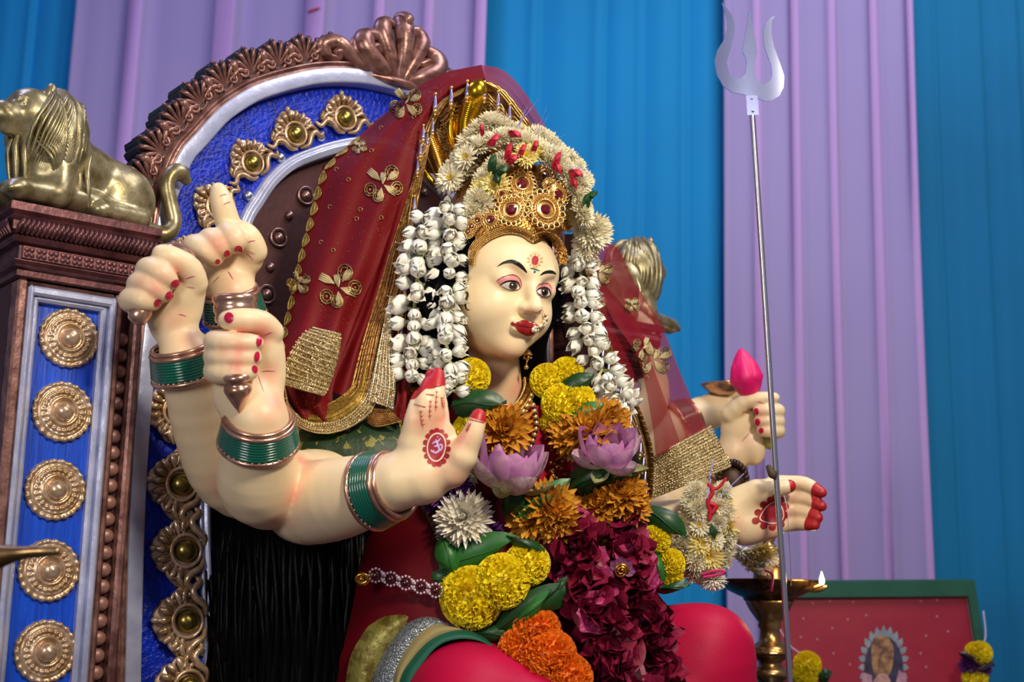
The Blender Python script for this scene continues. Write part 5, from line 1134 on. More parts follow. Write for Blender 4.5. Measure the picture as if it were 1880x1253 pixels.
for (a, b, w) in (((1302, 880), (1310, 845), 3), ((1318, 915), (1366, 870), 2.2), ((1305, 880), (1298, 915), 3)):
    a, b = np.array(a, float), np.array(b, float); n = nrm(np.array([-(b-a)[1], (b-a)[0]]))*w/2; A = np.array([[P(*(a+n), 1.985), P(*(a-n), 1.985)], [P(*(b+n), 1.98), P(*(b-n), 1.98)]]); mb = MB().grid(A).grid(A+CF*.0005, flip=True); obj('tinsel_strand', mb.mesh('tinsel_strand', TIN), None, wg)
# ================================================================== clothes of the statue
SARI = mat('red_silk', 'b80a3c', .5, 0, 'ac0836', 4, .15, 500, spec=.2); SARID = mat('dark_red_silk', '600212', .6, 0, '560210', 5, .15, 500, spec=.15)
GRBRO = mat('green_gold_brocade', '12300f', .5, .1, '7a7424', 75, .3, 200, sharp=(.58, .62))
GOLDB = mat('olive_gold_brocade', '8c8440', .4, .5, '6a5c22', 60, .5, 150, sharp=(.45, .55)); SILB = mat('silver_woven_band', '9ca2a8', .35, .55, '5c6468', 300, .6, 420, voro=True); TANB = mat('tan_edge_cloth', '9a8a58', .6); GREENB = mat('green_edge_cloth', '0c5a44', .6)
s = SDF(.005)
s.ell(TC+TN*.004, (.142, .092, .165), RT, .02).chain(A3((860, 940, 1.96), (830, 1080, 1.94), (800, 1290, 1.93)), [.115, .135, .165], .04, 8).chain(A3((1000, 1000, 2.0), (1020, 1150, 1.97), (1020, 1300, 1.95)), [.10, .12, .14], .04, 6)
V, F = s.build(); V = smooth_mesh(V, F, 2)
g = np.sin((V@TU)*150+(V[:, 2])*40)*.0016; V = V+np.outer(g, TN); sari = obj('sari', npmesh('sari', V, F, SARID), None, god)
stree = BVHTree.FromPolygons([Vector(p) for p in V], [tuple(int(i) for i in f) for f in F])
s = SDF(.004); s.chain(A3((780, 850, 1.94), (690, 850, 1.905), (600, 850, 1.885)), [.070, .068, .056], .02, 6).chain(A3((1060, 822, 2.13), (1110, 850, 2.15), (1130, 900, 2.14)), [.056, .056, .052], .02, 6)
V, F = s.build(); obj('blouse_sleeve', npmesh('blouse_sleeve', smooth_mesh(V, F, 2), F, GRBRO), None, god)
s = SDF(.0045); s.chain(A3((850, 1330, 1.90), (855, 1300, 1.80), (862, 1310, 1.755)), [.085, .085, .078], .02, 6).cone(P(862, 1300, 1.77), P(960, 1330, 1.76), .072, .07, .02)
V, F = s.build(); V = smooth_mesh(V, F, 2); obj('skirt', npmesh('skirt', V, F, SARI), None, god)
s = SDF(.0045); s.chain(A3((1120, 1230, 1.98), (1220, 1196, 1.96), (1296, 1200, 1.945)), [.062, .060, .060], .02, 8).chain(A3((1296, 1200, 1.945), (1308, 1260, 1.94), (1306, 1345, 1.94)), [.060, .060, .062], .03, 6).chain(A3((1180, 1270, 1.95), (1250, 1290, 1.93)), [.075, .075], .03)
V, F = s.build(); V = smooth_mesh(V, F, 2); gg = .0010*np.sin(V[:, 2]*90+V[:, 0]*25)+.0014*np.sin(V[:, 2]*38-V[:, 0]*14); V = V-np.outer(gg, CF); obj('skirt', npmesh('skirt', V, F, SARI), None, god)
AR = [[(628, 1330), (640, 1218), (668, 1162), (685, 1145), (724, 1125), (767, 1118), (812, 1126), (850, 1150)], [(670, 1330), (682, 1253), (702, 1204), (730, 1162), (758, 1136), (786, 1128), (825, 1140), (860, 1160)], [(710, 1330), (722, 1253), (733, 1215), (764, 1170), (795, 1148), (820, 1150), (850, 1158), (875, 1170)], [(722, 1330), (733, 1253), (753, 1215), (786, 1179), (820, 1162), (854, 1158), (885, 1170), (905, 1185)], [(745, 1330), (758, 1253), (781, 1212), (809, 1184), (843, 1174), (877, 1177), (905, 1190), (925, 1206)]]
DD = [1.800, 1.785, 1.770, 1.760, 1.748]
for i, (m, nm) in enumerate(((GOLDB, 'gold_border'), (SILB, 'silver_border'), (TANB, 'tan_border'), (GREENB, 'green_border'))):
    a, b = spline(np.array(AR[i], float), 40), spline(np.array(AR[i+1], float), 40); rows = []
    for t in np.linspace(0, 1, 5):
        q = a+(b-a)*t; D = DD[i]+(DD[i+1]-DD[i])*t; rows.append([P(p[0], p[1], D-.006*math.sin(pi*t)+.03*k/39) for k, p in enumerate(q)])
    A = np.array(rows); mb = MB().grid(A).grid(A+CF*.004, flip=True); obj(nm, mb.mesh(nm, m), None, god)
# red fall of cloth left of the border, down to the seat
a = spline(np.array([(700, 950), (676, 1020), (655, 1090), (628, 1170), (606, 1253), (590, 1330)], float), 30); b = spline(np.array([(780, 960), (770, 1040), (742, 1110), (690, 1150), (655, 1220), (640, 1330)], float), 30); rows = []
for t in np.linspace(0, 1, 12):
    rows.append([P(*(a[k]+(b[k]-a[k])*t), 1.905-.062*t-.010*k/29-.006*math.sin(t*11+k*.08)) for k in range(30)])
A = np.array(rows); mb = MB().grid(A).grid(A+CF*.004, flip=True); obj('sari_fall', mb.mesh('sari_fall', mat('fall_red_silk', '86041e', .55, 0, '7a041a', 5, .15, 500, spec=.2)), None, god)
# lace edge along chest, waist belt
mb = MB(); rows = []
for t in np.linspace(0, 1, 14):
    x0, y0 = 775+45*t, 930+100*t; h0, h1 = hit(x0, y0, stree, .004), hit(x0+26, y0-4, stree, .004)
    if h0 and h1: rows.append([h0[0], h1[0]])
if len(rows) > 2: mb.grid(np.array(rows)); obj('lace_edge', mb.mesh('lace_edge', mat('bronze_lace', '6a4a28', .4, .6, '3a2412', 200, .4, 300)), None, god)
belt = thing('waist_belt', 'waist belt of pearls and dark stones across the red sari', 'belt', P(740, 1065, 1.83)); dk = mat('dark_stone', '3a0a12', .1, 0, coat=1); 
fr_ = [P(690+i*27.5, 1057+i*7.0, 1.800-.003*i) for i in range(5)]
for i, c0 in enumerate(fr_):
    mb = MB(); R = .0085
    for k in range(12): a_ = 2*pi*k/12; mb.ball(c0+CR*R*math.cos(a_)+CU*R*math.sin(a_), .0019, 6, 5)
    o = obj('pearl_ring', mb.mesh('pearl_ring', mat('silver_pearl', 'cdbcc4', .25, .3)), None, belt); mb = MB().ball(c0, (.0055, .004, .0055), 10, 7); obj('dark_stone', mb.mesh('dark_stone', dk), None, o)
    if i < 4:
        mb = MB(); m_ = (c0+fr_[i+1])/2
        for s_ in (-1, 1): mb.ball(m_+CU*.004*s_, .0030, 8, 6)
        obj('pearl_link', mb.mesh('pearl_link', MATS['silver_pearl']), None, belt)
mb = MB().tube([P(668, 1064, 1.808), P(678, 1057, 1.805), P(684, 1056, 1.80)], [.002, .004, .003], 8, 8); obj('belt_end', mb.mesh('belt_end', GOLD), None, belt)
mb = MB().tube([P(x, y, 1.80) for x, y in ((660, 1056), (672, 1058), (674, 1068), (662, 1072), (655, 1064))], .0035, 6, 20, closed=True).ball(P(664, 1064, 1.80), .0045, 8, 6); obj('belt_clasp', mb.mesh('belt_clasp', GOLD), None, belt)
# front pleats with gold thread between the garlands
mb = MB(); A = np.array([[P(x+(k*26), y, 1.925-.006*math.sin(k*1.6)) for k in range(5)] for x, y in ((925, 745), (935, 800), (945, 870), (955, 960))]); mb.grid(A).grid(A+CF*.003, flip=True); obj('pallu', mb.mesh('pallu', SARI), None, god)
mb = MB(); rg = np.random.default_rng(9)
for k in range(60): mb.ball(P(1012+rg.uniform(-12, 14)+k*.3, 775+k*2.6, 1.915), .0035, 6, 5)
tag(obj('gold_zari_edge', mb.mesh('gold_zari_edge', CROWN), None, god), kind='stuff')
mg = thing('long_necklace', 'black and gold bead necklace hanging on the red sari front', 'necklace', P(975, 800, 1.90)); bb = mat('black_bead', '14100e', .2); pth = spline([P(978, 745, 1.912), P(984, 780, 1.908), (P(976, 815, 1.904)), P(962, 850, 1.90)], 30)
for k in range(30): obj('necklace_bead', MB().ball((0, 0, 0), .0036 if k % 3 else .0046, 8, 6).mesh('necklace_bead', bb if k % 3 else GB), None, mg, Matrix.Translation(Vector(pth[k])))
# ================================================================== veil
def veil_mat(nm, col, alpha, metal=0., rough=.6, col2=None):
    m = mat(nm, col, rough, metal, col2, 260, .25, 700, spec=.25); b = m.node_tree.nodes['Principled BSDF']; b.inputs['Alpha'].default_value = alpha; return m
VR = veil_mat('red_net_cloth', '74080f', .88); VR2 = veil_mat('red_net_sheer', '8a0a20', .46); VP = veil_mat('red_net_edge', 'b0244a', .50); LACE = veil_mat('bronze_lace_net', '6e3c22', .94, .35, .45, 'a07040'); ZARI = mat('gold_zari_band', 'd8c48a', .3, .7, '8a6a34', 220, .8, 330, voro=True, bdist=.004); ZAR2 = mat('bright_zari_band', 'e6dcc0', .28, .75, 'a88c58', 260, .8, 360, voro=True, bdist=.004); ZARL = veil_mat('gold_net_band', '8a6a20', .88, .5, .4, 'b89848')
veil = thing('red_veil', 'sheer red veil with gold zari borders draped over the crown and shoulders', 'veil', P(880, 130, 1.98))
VT = []
ZTH = mat('gold_braid', 'd0a860', .3, .85, '8a6428', 120); ZBR = mat('zari_bead', 'ecdcae', .25, .8)
def zl(A, axis, n, r=.0009, m=None, beads=3, nm='zari_threads'):
    # raised gold threads and beads worked into a border
    mb = MB(); A2 = A if axis == 0 else A.transpose(1, 0, 2)
    for k in range(n):
        x = (k+.5)/n*(A2.shape[0]-1); i = min(int(x), A2.shape[0]-2); L = A2[i]*(1-(x-i))+A2[i+1]*(x-i); mb.tube(L-CF*.0004, r*.6 if k % 4 else r*1.2, 5)
        if beads:
            for p in resample(L+CU*.001, len(L)*beads//2): mb.ball(p-CF*.0012, r*RNG.choice([.9, 1.2, 1.9], p=[.5, .35, .15]), 5, 4)
    tag(obj(nm, mb.mesh(nm, m or ZBR), None, veil), kind='stuff'); return A
def sheet(nm, L, R_, DL, DR, m, nu=60, nv=26, fold=.008, nf=3.0, par=None, ph=0., thick=.0009, bulge=.0, reg=True):
    l = spline(np.array(L, float), nu); r = spline(np.array(R_, float), nu); dl = np.interp(np.linspace(0, 1, nu), np.linspace(0, 1, len(DL)), DL); dr = np.interp(np.linspace(0, 1, nu), np.linspace(0, 1, len(DR)), DR); rows = []
    for i in range(nu):
        row = []
        for j in range(nv):
            t = j/(nv-1); q = l[i]+(r[i]-l[i])*t; D = dl[i]+(dr[i]-dl[i])*t-bulge*math.sin(pi*t)+fold*min(1, i/nu*2+.2)*math.sin(t*nf*2*pi+ph+i*.02); row.append(P(q[0], q[1], D-(.036*min(1, max(0, (q[1]-590)/150.)) if q[0] < 756 else 0)))
        rows.append(row)
    A = np.array(rows); mb = MB().grid(A).grid(A+CF*thick, flip=True); o = obj(nm, mb.mesh(nm, m), None, par or veil)
    if reg:
        mt = MB().grid(A); VT.append(BVHTree.FromPolygons([Vector(p) for p in A.reshape(-1, 3)], mt.F))
    return A
LO = [(884, 119), (805, 138), (735, 185), (645, 262), (592, 312), (572, 380), (556, 440), (541, 500), (526, 570), (514, 625), (507, 680), (514, 730), (535, 772)]
LI = [(892, 150), (846, 165), (806, 195), (782, 245), (770, 300), (752, 345), (722, 410), (693, 490), (662, 560), (640, 620), (620, 680), (610, 730), (625, 775)]
A_main = sheet('veil_cloth', LO, LI, [1.985, 1.99, 1.99, 1.985, 1.98, 1.97, 1.96, 1.945, 1.93, 1.915, 1.90, 1.895, 1.892], [1.95, 1.95, 1.945, 1.935, 1.925, 1.915, 1.91, 1.90, 1.895, 1.89, 1.885, 1.885, 1.888], VR, fold=.006, nf=2.2, bulge=.02)
# gold end of the outer fold, rolled
zl(sheet('zari_end', [(578, 601), (554, 616), (533, 648), (518, 688), (513, 706)], [(626, 612), (624, 642), (614, 682), (602, 716), (594, 728)], [1.88, 1.868, 1.858, 1.852, 1.852], [1.868, 1.855, 1.848, 1.846, 1.848], ZARI, 26, 16, .004, 1.2, bulge=.012, reg=False), 0, 15)
# second, inner layer with deep net border
sheet('veil_cloth', [(700, 420), (672, 500), (640, 580), (610, 640), (560, 700)], [(752, 345), (728, 440), (700, 540), (668, 640), (650, 735)], [1.915]*2+[1.91, 1.905, 1.90], [1.91]*2+[1.905, 1.90, 1.895], VR, 40, 16, .005, 2, ph=1)
zl(sheet('lace_border', [(770, 290), (742, 380), (712, 470), (690, 545), (662, 640), (642, 720)], [(790, 262), (772, 350), (758, 440), (746, 530), (722, 560), (690, 720)], [1.918, 1.91, 1.905, 1.90, 1.895, 1.89], [1.912, 1.905, 1.898, 1.89, 1.888, 1.885], LACE, 40, 16, .004, 2.5, reg=False), 1, 9, .0007, ZTH, 2)
zl(sheet('zari_hem', [(524, 712), (532, 745), (560, 772), (600, 776), (640, 762), (672, 725), (682, 680)], [(526, 742), (545, 780), (575, 795), (612, 796), (655, 780), (690, 745), (694, 690)], [1.885, 1.87, 1.862, 1.862, 1.868, 1.878, 1.886], [1.89, 1.875, 1.866, 1.866, 1.872, 1.882, 1.888], ZARI, 40, 8, .002, 1, reg=False), 1, 5)
zl(sheet('net_hem', [(520, 705), (545, 740), (600, 742), (650, 705), (664, 650)], [(524, 714), (550, 776), (606, 780), (662, 745), (680, 680)], [1.895, 1.885, 1.882, 1.888, 1.895], [1.888, 1.87, 1.864, 1.876, 1.888], ZARL, 34, 8, .003, 1.2, reg=False), 1, 5, .0007, ZTH, 2)
zl(sheet('zari_flap', [(716, 545), (705, 590), (692, 650), (682, 700), (674, 735)], [(722, 548), (718, 600), (722, 660), (726, 710), (722, 752)], [1.885, 1.88, 1.876, 1.874, 1.874], [1.882, 1.872, 1.868, 1.868, 1.87], ZAR2, 26, 10, .003, 1.2, reg=False), 1, 6)
sheet('veil_cloth', [(724, 545), (722, 600), (726, 660), (730, 720), (720, 770)], [(752, 530), (748, 600), (748, 680), (746, 740), (742, 772)], [1.888]*5, [1.885]*5, VR, 20, 6, .003, 1)
zl(sheet('lace_border', [(668, 745), (690, 750), (715, 752)], [(676, 778), (695, 785), (738, 775)], [1.885, 1.88, 1.875], [1.89, 1.885, 1.88], LACE, 14, 6, .002, 1, reg=False), 1, 9, .0007, ZTH, 2)
# sheer right wing of the veil, red net throughout
RO = [(884, 119), (925, 130), (962, 168), (1000, 230), (1058, 335), (1100, 425), (1138, 462), (1166, 520), (1212, 592), (1252, 692), (1290, 775), (1304, 786)]
RI = [(892, 150), (925, 172), (955, 210), (985, 260), (1020, 340), (1070, 440), (1080, 500), (1090, 560), (1108, 625), (1150, 710), (1180, 800), (1200, 838)]
A_right = sheet('veil_cloth', RO, RI, [1.985, 1.99, 1.995, 2.005, 2.03, 2.06, 2.08, 2.10, 2.12, 2.12, 2.10, 2.09], [1.95, 1.955, 1.965, 1.98, 1.99, 1.995, 2.0, 2.005, 2.015, 2.03, 2.04, 2.045], VR2, 70, 24, .006, 1.8, bulge=.012)
sheet('veil_cloth', [(1070, 450), (1096, 520), (1124, 585), (1172, 660), (1196, 770), (1204, 838)], [(1088, 452), (1110, 520), (1168, 590), (1205, 690), (1230, 760), (1250, 818)], [2.015]*6, [2.045, 2.05, 2.06, 2.065, 2.06, 2.05], VR2, 40, 10, .006, 1.2, ph=2)
zl(sheet('zari_end', [(1200, 838), (1196, 870), (1193, 900), (1190, 920)], [(1304, 782), (1318, 808), (1332, 835), (1342, 858)], [2.043, 2.035, 2.03, 2.03], [2.088, 2.075, 2.07, 2.07], ZARI, 14, 26, .006, 1.6, bulge=.02, reg=False), 0, 16)
zl(sheet('lace_border', [(1082, 540), (1092, 590), (1112, 640), (1142, 700), (1168, 760), (1186, 830), (1188, 910)], [(1096, 545), (1106, 590), (1124, 640), (1156, 710), (1186, 780), (1200, 840), (1198, 912)], [2.0, 2.0, 2.0, 2.005, 2.01, 2.02, 2.025], [2.008]*7, LACE, 40, 6, .002, 1, reg=False), 1, 9, .0007, ZTH, 2)
# trims: outer leafy border, gold braid at the inner edge, bead fringe
def edge_pts(A, k): return A[:, k, :]
mb = MB(); Eo = resample(A_main[14:50, 0, :], 17); Ei = resample(A_main[14:50, 2, :], 17)
LTR = mat('embroidered_gold_leaf', 'a89048', .4, .6, '7a642c', 140, .3, 300)
for k in range(16):
    o_, t_ = Eo[k], nrm(Eo[k+1]-Eo[k]); sd_ = nrm(Ei[k]-Eo[k]); s_ = .016; m2 = MB(); n_ = 10
    A = np.array([[o_-CF*.002+t_*s_*1.35*u+sd_*s_*(.22+.34*math.sin(pi*u)*v+.18*math.sin(pi*u)) for v in (-1, -.5, 0, .5, 1)] for u in np.linspace(0, 1, n_)]); m2.grid(A); m2.tube(np.vstack([A[:, 0], A[::-1, 4]]), .0010, 5, closed=True); m2.tube(A[:, 2], .0008, 5); obj('leaf_trim', m2.mesh('leaf_trim', LTR), None, veil)
def braid(pts, D, r, nm='gold_braid', res=80, wig=.0):
    q = spline(np.array([P(x, y, d) for (x, y), d in zip(pts, np.interp(np.linspace(0, 1, len(pts)), np.linspace(0, 1, len(D)), D))]), res)
    mb = MB().tube(q, r, 6).tube(q+CR*r*1.8+CU*.0006*np.sin(np.arange(res))[:, None], r*.7, 6).tube(q-CR*r*1.8, r*.6, 6); obj(nm, mb.mesh(nm, ZTH), None, veil); return q
L1 = braid([(892, 152), (850, 166), (812, 192), (786, 240), (776, 290), (768, 330), (762, 360)], [1.945, 1.935, 1.91], .0022)
L2 = braid([(762, 360), (754, 420), (750, 470), (744, 525), (740, 545), (738, 600), (734, 680), (736, 745), (740, 772)], [1.905, 1.885, 1.875], .0022)
L3 = braid([(892, 152), (920, 168), (950, 205), (975, 240), (1000, 275), (1020, 320), (1045, 380)], [1.945, 1.955, 1.975], .0022)
L4 = braid([(1080, 470), (1082, 520), (1090, 560), (1104, 620), (1138, 700), (1160, 760), (1180, 820), (1190, 915)], [1.99, 2.0, 2.02], .0020)
# wavy inner lace of the hood front
for (dx, dy) in ((0, 8), (2, 16), (4, 24)):
    q = np.array([(806, 206), (830, 190), (860, 178), (890, 166), (915, 182), (935, 205), (955, 215), (975, 240), (992, 268)], float)+[dx, dy]; q = spline(q, 90); q[:, 1] += 2.5*np.sin(np.arange(90)*.5)
    mb = MB().tube([P(x, y, 1.948) for x, y in q], .0011, 5); obj('gold_braid', mb.mesh('gold_braid', ZTH), None, veil)
sheet('hood_lining', [(806, 195), (850, 172), (892, 154), (930, 176), (960, 212), (995, 268)], [(812, 225), (850, 205), (892, 190), (925, 208), (950, 245), (985, 300)], [1.955]*6, [1.962]*6, LACE, 30, 5, .002, 1, reg=False)
sheet('hood_lining', [(1026, 430), (1026, 520), (1030, 600), (1050, 665)], [(1078, 430), (1086, 520), (1098, 600), (1130, 680)], [2.03]*4, [2.03]*4, mat('maroon_lining', '3a1418', .7), 30, 6, .003, 1, reg=False)
TS = mat('lilac_silver_bead', 'c8bce8', .2, .8); mb = MB(); mb.cur = 0; mb.ball((0, 0, -.001), .0022, 8, 6); mb.ball((0, 0, -.0225), .0030, 8, 6).ball((0, 0, -.027), .0017, 8, 6); mb.cur = 1; mb.lathe([(.0006, -.003), (.0014, -.006), (.0026, -.017), (.0028, -.0195), (.0006, -.0205)], 10)
TAS = mb.mesh('bead_tassel', [GB, TS])
def fringe(q, n, s=1.0, lean=0.0):
    for p in resample(q, n):
        z = nrm(TZ+CR*lean); x = nrm(np.cross([0, 1, 0], z)); y = np.cross(z, x); obj('bead_tassel', TAS, None, veil, frame(p-CF*.004, x*s, y*s, z*s))
fringe(np.array([P(x, y, 1.94) for x, y in ((800, 172), (830, 160), (860, 148), (893, 150), (918, 170), (945, 202), (976, 240))]), 8, 1.15)
fringe(L1[34:], 7, 1.0); fringe(L2[:70], 21, 1.0); fringe(L4[6:], 17, 1.0, .1); fringe(np.array([P(778, 230, 1.925), P(768, 290, 1.92)]), 3)
# embroidered sprays and sequins
def vhit(px, py, lift=.0015):
    best = None
    for t in VT:
        h = t.ray_cast(Vector(CAM), Vector(ray(px, py)).normalized())
        if h[0] is not None and (best is None or h[3] < best[3]): best = h
    if best is None: return None
    return np.array(best[0])-CF*lift
EMB = mat('gold_embroidery', 'b89a60', .35, .7, '7e6030', 200, .4, 400); EMP = mat('pale_embroidery', 'c0ae7c', .5, .3)
def motif(px, py, s, rot=0., flipc=1):
    root = None; c = vhit(px, py)
    if c is None: return
    def L(x, y):
        X, Y = x*math.cos(rot)-y*math.sin(rot), x*math.sin(rot)+y*math.cos(rot); h = vhit(px+X*s, py+Y*s, .002); return h if h is not None else P(px+X*s, py+Y*s, 1.93)
    mb = MB()
    for (x, y, a, ln) in ((-4, -5, -2.4, 20), (2, 2, .6, 20), (-2, 6, 1.7, 17), (6, -5, -.7, 17), (0, 0, -1.5, 15)):
        for k in range(4): mb.tube([L(x, y), L(x+ln*.55*math.cos(a+(k-1.5)*.22), y+ln*.55*math.sin(a+(k-1.5)*.22)), L(x+ln*math.cos(a+(k-1.5)*.13), y+ln*math.sin(a+(k-1.5)*.13))], [.0008, .0019, .0009], 5)
    root = obj('embroidered_spray', mb.mesh('embroidered_spray', EMP), None, veil)
    for (x, y, r) in ((12, -15, 9), (-17, 8, 8), (19, 6, 8), (-6, 17, 7)):
        mb = MB()
        for rr in (1, .62): mb.tube([L(x+r*rr*math.cos(t), y+r*rr*math.sin(t)*1.1) for t in np.linspace(0, 2*pi, 14, endpoint=False)], .0011, 5, closed=True)
        mb.ball(L(x, y), .0020, 6, 5); 
        for k in range(7): t = 2*pi*k/7; mb.ball(L(x+r*.8*math.cos(t), y+r*.8*math.sin(t)), .0011, 5, 4)
        obj('sequin_rosette', mb.mesh('sequin_rosette', EMB), None, root)
for a in ((745, 190, 1.15, .2), (703, 338, 1.35, .0), (622, 527, 1.5, -.25), (548, 520, .8, .5), (1200, 660, 1.2, .4), (1180, 640, .8, 1.2), (1100, 500, .9, .6), (1160, 560, .5, 0), (660, 270, .5, 0)): motif(*a)
SQ = MB().tube([(.0026*math.cos(t), .0026*math.sin(t), 0) for t in np.linspace(0, 2*pi, 10, endpoint=False)], .0007, 5, closed=True).mesh('sequin', EMB); GD = MB().ball((0, 0, 0), .0010, 6, 4).mesh('gold_dot', ZTH); rg = np.random.default_rng(21)
for (x, y) in ((700, 235), (682, 277), (618, 311), (606, 380), (662, 385), (590, 445), (655, 402), (1170, 569), (1230, 654), (1188, 694), (1255, 773), (1150, 490), (1205, 648), (700, 400), (612, 460), (640, 330), (760, 215), (1110, 450)):
    c = vhit(x, y)
    if c is not None: obj('sequin', SQ, None, veil, frame(c, CR, CU, -CF))
mb = MB()
for k in range(420):
    a = rg.uniform(0, 1); i = int(rg.uniform(6, 58)); j = int(min(25, max(1, rg.beta(3, 1.4)*25))); p = A_main[i, j]; mb.ball(p-CF*.0012+CR*rg.uniform(-.003, .003)+CU*rg.uniform(-.003, .003), .0007, 4, 3)
tag(obj('gold_dots', mb.mesh('gold_dots', ZTH), None, veil), kind='stuff')
# ================================================================== things held and standing around
def rod(label, cap, capax, base, R, cup=True):
    t = thing('sceptre', label, 'sceptre', P(*base)); return t
# nearest fist: stepped rim above, pointed finial below
t = thing('weapon_hilt', 'rose-gold hilt with pointed finial in the nearest fist', 'hilt', P(436, 715, 1.665), 'rose-gold hilts in the fists')
ax = nrm(P(432, 555, 1.668)-P(438, 715, 1.665)); r = .001
mb = MB().tube([P(438, 690, 1.672), P(432, 565, 1.675)], .011, 12); obj('shaft', mb.mesh('shaft', ROSEG), None, t)
mb = MB().lathe([(.012, -.022), (.024, -.016), (.0245, -.010), (.023, -.008), (.0255, -.003), (.0255, .003), (.024, .005), (.0265, .009), (.0265, .014), (.022, .0165), (.014, .013), (.001, .012)], 30, P(432, 566, 1.672), ax); obj('stepped_rim', mb.mesh('stepped_rim', ROSEG), None, t)
mb = MB().lathe([(.001, -.034), (.005, -.028), (.013, -.014), (.0165, -.006), (.015, .0), (.010, .002), (.015, .006), (.0165, .010), (.014, .014), (.006, .016)], 26, P(436, 707, 1.640), nrm(ax-CF*.25)); obj('finial', mb.mesh('finial', ROSEG), None, t)
t = thing('weapon_hilt', 'rose-gold hilt held in the leftmost raised fist', 'hilt', P(258, 573, 1.70), 'rose-gold hilts in the fists')
ax = nrm(P(340, 462, 1.73)-P(258, 573, 1.70))
mb = MB().tube([P(258, 573, 1.70), P(334, 470, 1.728)], .010, 12); obj('shaft', mb.mesh('shaft', ROSEG), None, t)
mb = MB().lathe([(.012, -.020), (.022, -.014), (.0225, -.008), (.021, -.006), (.0235, -.002), (.0235, .004), (.021, .006), (.018, .010), (.014, .014), (.001, .015)], 30, P(328, 474, 1.735), ax); obj('stepped_rim', mb.mesh('stepped_rim', ROSEG), None, t)
mb = MB().lathe([(.001, -.016), (.009, -.014), (.0125, -.008), (.0125, .004), (.009, .010), (.002, .012)], 22, P(259, 574, 1.688), ax); obj('finial', mb.mesh('finial', ROSEG), None, t)
# lotus bud
LB_ = mat('hot_pink_clay', 'ea0c72', .5, 0, 'dc0866', 40); t = thing('lotus_bud', 'hot pink clay lotus bud held upright in the far hand', 'lotus bud', P(1378, 728, 2.225)); c0 = P(1376, 722, 2.228); ax = nrm(P(1364, 645, 2.23)-P(1380, 724, 2.228)); H_ = .068
s = SDF(.0022); x_ = nrm(np.cross(ax, CF)); y_ = np.cross(ax, x_); s.chain([c0, c0+ax*.022, c0+ax*.045, c0+ax*.068], [.011, .0235, .0170, .004], .006, 10)
V, F = s.build(); obj('bud_core', npmesh('bud_core', smooth_mesh(V, F, 2), F, LB_), None, t)
for k in range(6):
    a = 2*pi*k/6+.3; d = x_*math.cos(a)+y_*math.sin(a); mb = MB(); rows = []
    for i in range(10):
        u = i/9; rr = .0015+np.interp(u, [0, .33, .66, 1], [.0115, .0240, .0180, .004]); w = .55*math.sin(pi*min(1, .1+.88*u))**.8
        rows.append([c0+ax*.066*u+(x_*math.cos(a+v*w)+y_*math.sin(a+v*w))*(rr+.0028*(1-v*v)) for v in np.linspace(-1, 1, 7)])
    A = np.array(rows); mb.grid(A); obj('bud_petal', mb.mesh('bud_petal', LB_), None, t)
mb = MB().tube([c0, P(1396, 780, 2.24), P(1412, 810, 2.235)], [.006, .006, .008], 8, 12).ball(P(1413, 812, 2.232), (.010, .010, .012), 10, 8); obj('bud_stalk', mb.mesh('bud_stalk', mat('olive_clay', '8c8a3c', .5)), None, t)
# dish on the far hand
t = thing('offering_dish', 'shallow rose-gold dish carried behind the pink lotus bud', 'dish', P(1330, 722, 2.40)); c0 = P(1330, 706, 2.40); ax = nrm(CU+CF*.10+CR*-.05)
mb = MB().lathe([(.001, -.018), (.018, -.018), (.028, -.012), (.038, -.002), (.041, .002), (.040, .004), (.036, .001), (.026, -.007), (.001, -.010)], 36, c0, ax); obj('dish_bowl', mb.mesh('dish_bowl', ROSEG), None, t)
# trident
STEEL = mat('polished_steel', 'ccd4ff', .26, .8); STEELP = mat('steel_rod', 'c4c6d2', .25, .9)  # trident head: lavender reflection put into the steel's base colour
t = thing('trident', 'polished steel trident standing on a thin rod before the offering hand', 'trident', P(1452, 1290, 1.965))
def TD(y): return 1.968+(1200-y)*.00006
o_ = [(1325, 4), (1330, 9), (1344, 28), (1349, 45), (1348, 62), (1340, 95), (1334, 115), (1340, 138), (1350, 143), (1362, 143), (1369, 135), (1371, 117), (1369, 104), (1363, 96), (1375, 22), (1377, 22), (1391, 96), (1388, 106), (1385, 120), (1387, 140), (1393, 150), (1404, 155), (1414, 148), (1418, 138), (1416, 120), (1403, 85), (1401, 60), (1406, 42), (1415, 32), (1423, 29), (1417, 38), (1416, 60), (1421, 85), (1433, 118), (1440, 140), (1439, 160), (1431, 176), (1418, 184), (1405, 186), (1390, 180), (1368, 174), (1345, 170), (1328, 158), (1316, 136), (1312, 112), (1317, 92), (1328, 75), (1336, 52), (1334, 30)]
mb = MB(); th_ = .0035; ymid = 100
pts = np.array(o_, float); step = 3.5; per = []
for i in range(len(pts)):
    a, b = pts[i], pts[(i+1) % len(pts)]; n = max(1, int(np.linalg.norm(b-a)/step)); per += [a+(b-a)*k/n for k in range(n)]
n = len(per); lo, hi = pts.min(0), pts.max(0); q_ = [Vector(p) for p in per]+[Vector((x, y)) for x in np.arange(lo[0]+2, hi[0], 4) for y in np.arange(lo[1]+2, hi[1], 4)]
rr_ = geometry.delaunay_2d_cdt(q_, [], [list(range(n))], 2, 1e-4)
def trp(x, y, off):
    bend = .006*((x-1376)/64.)**2-(x-1376)/FPX*2.05*math.tan(math.radians(18)); return P(x, y, TD(y)+bend)-CF*off
V = [trp(p.x, p.y, 0) for p in rr_[0]]; m_ = len(V)
mb.add(V, [tuple(f)[::-1] for f in rr_[2]]); mb.add([trp(p.x, p.y, -th_) for p in rr_[0]], [tuple(f) for f in rr_[2]])
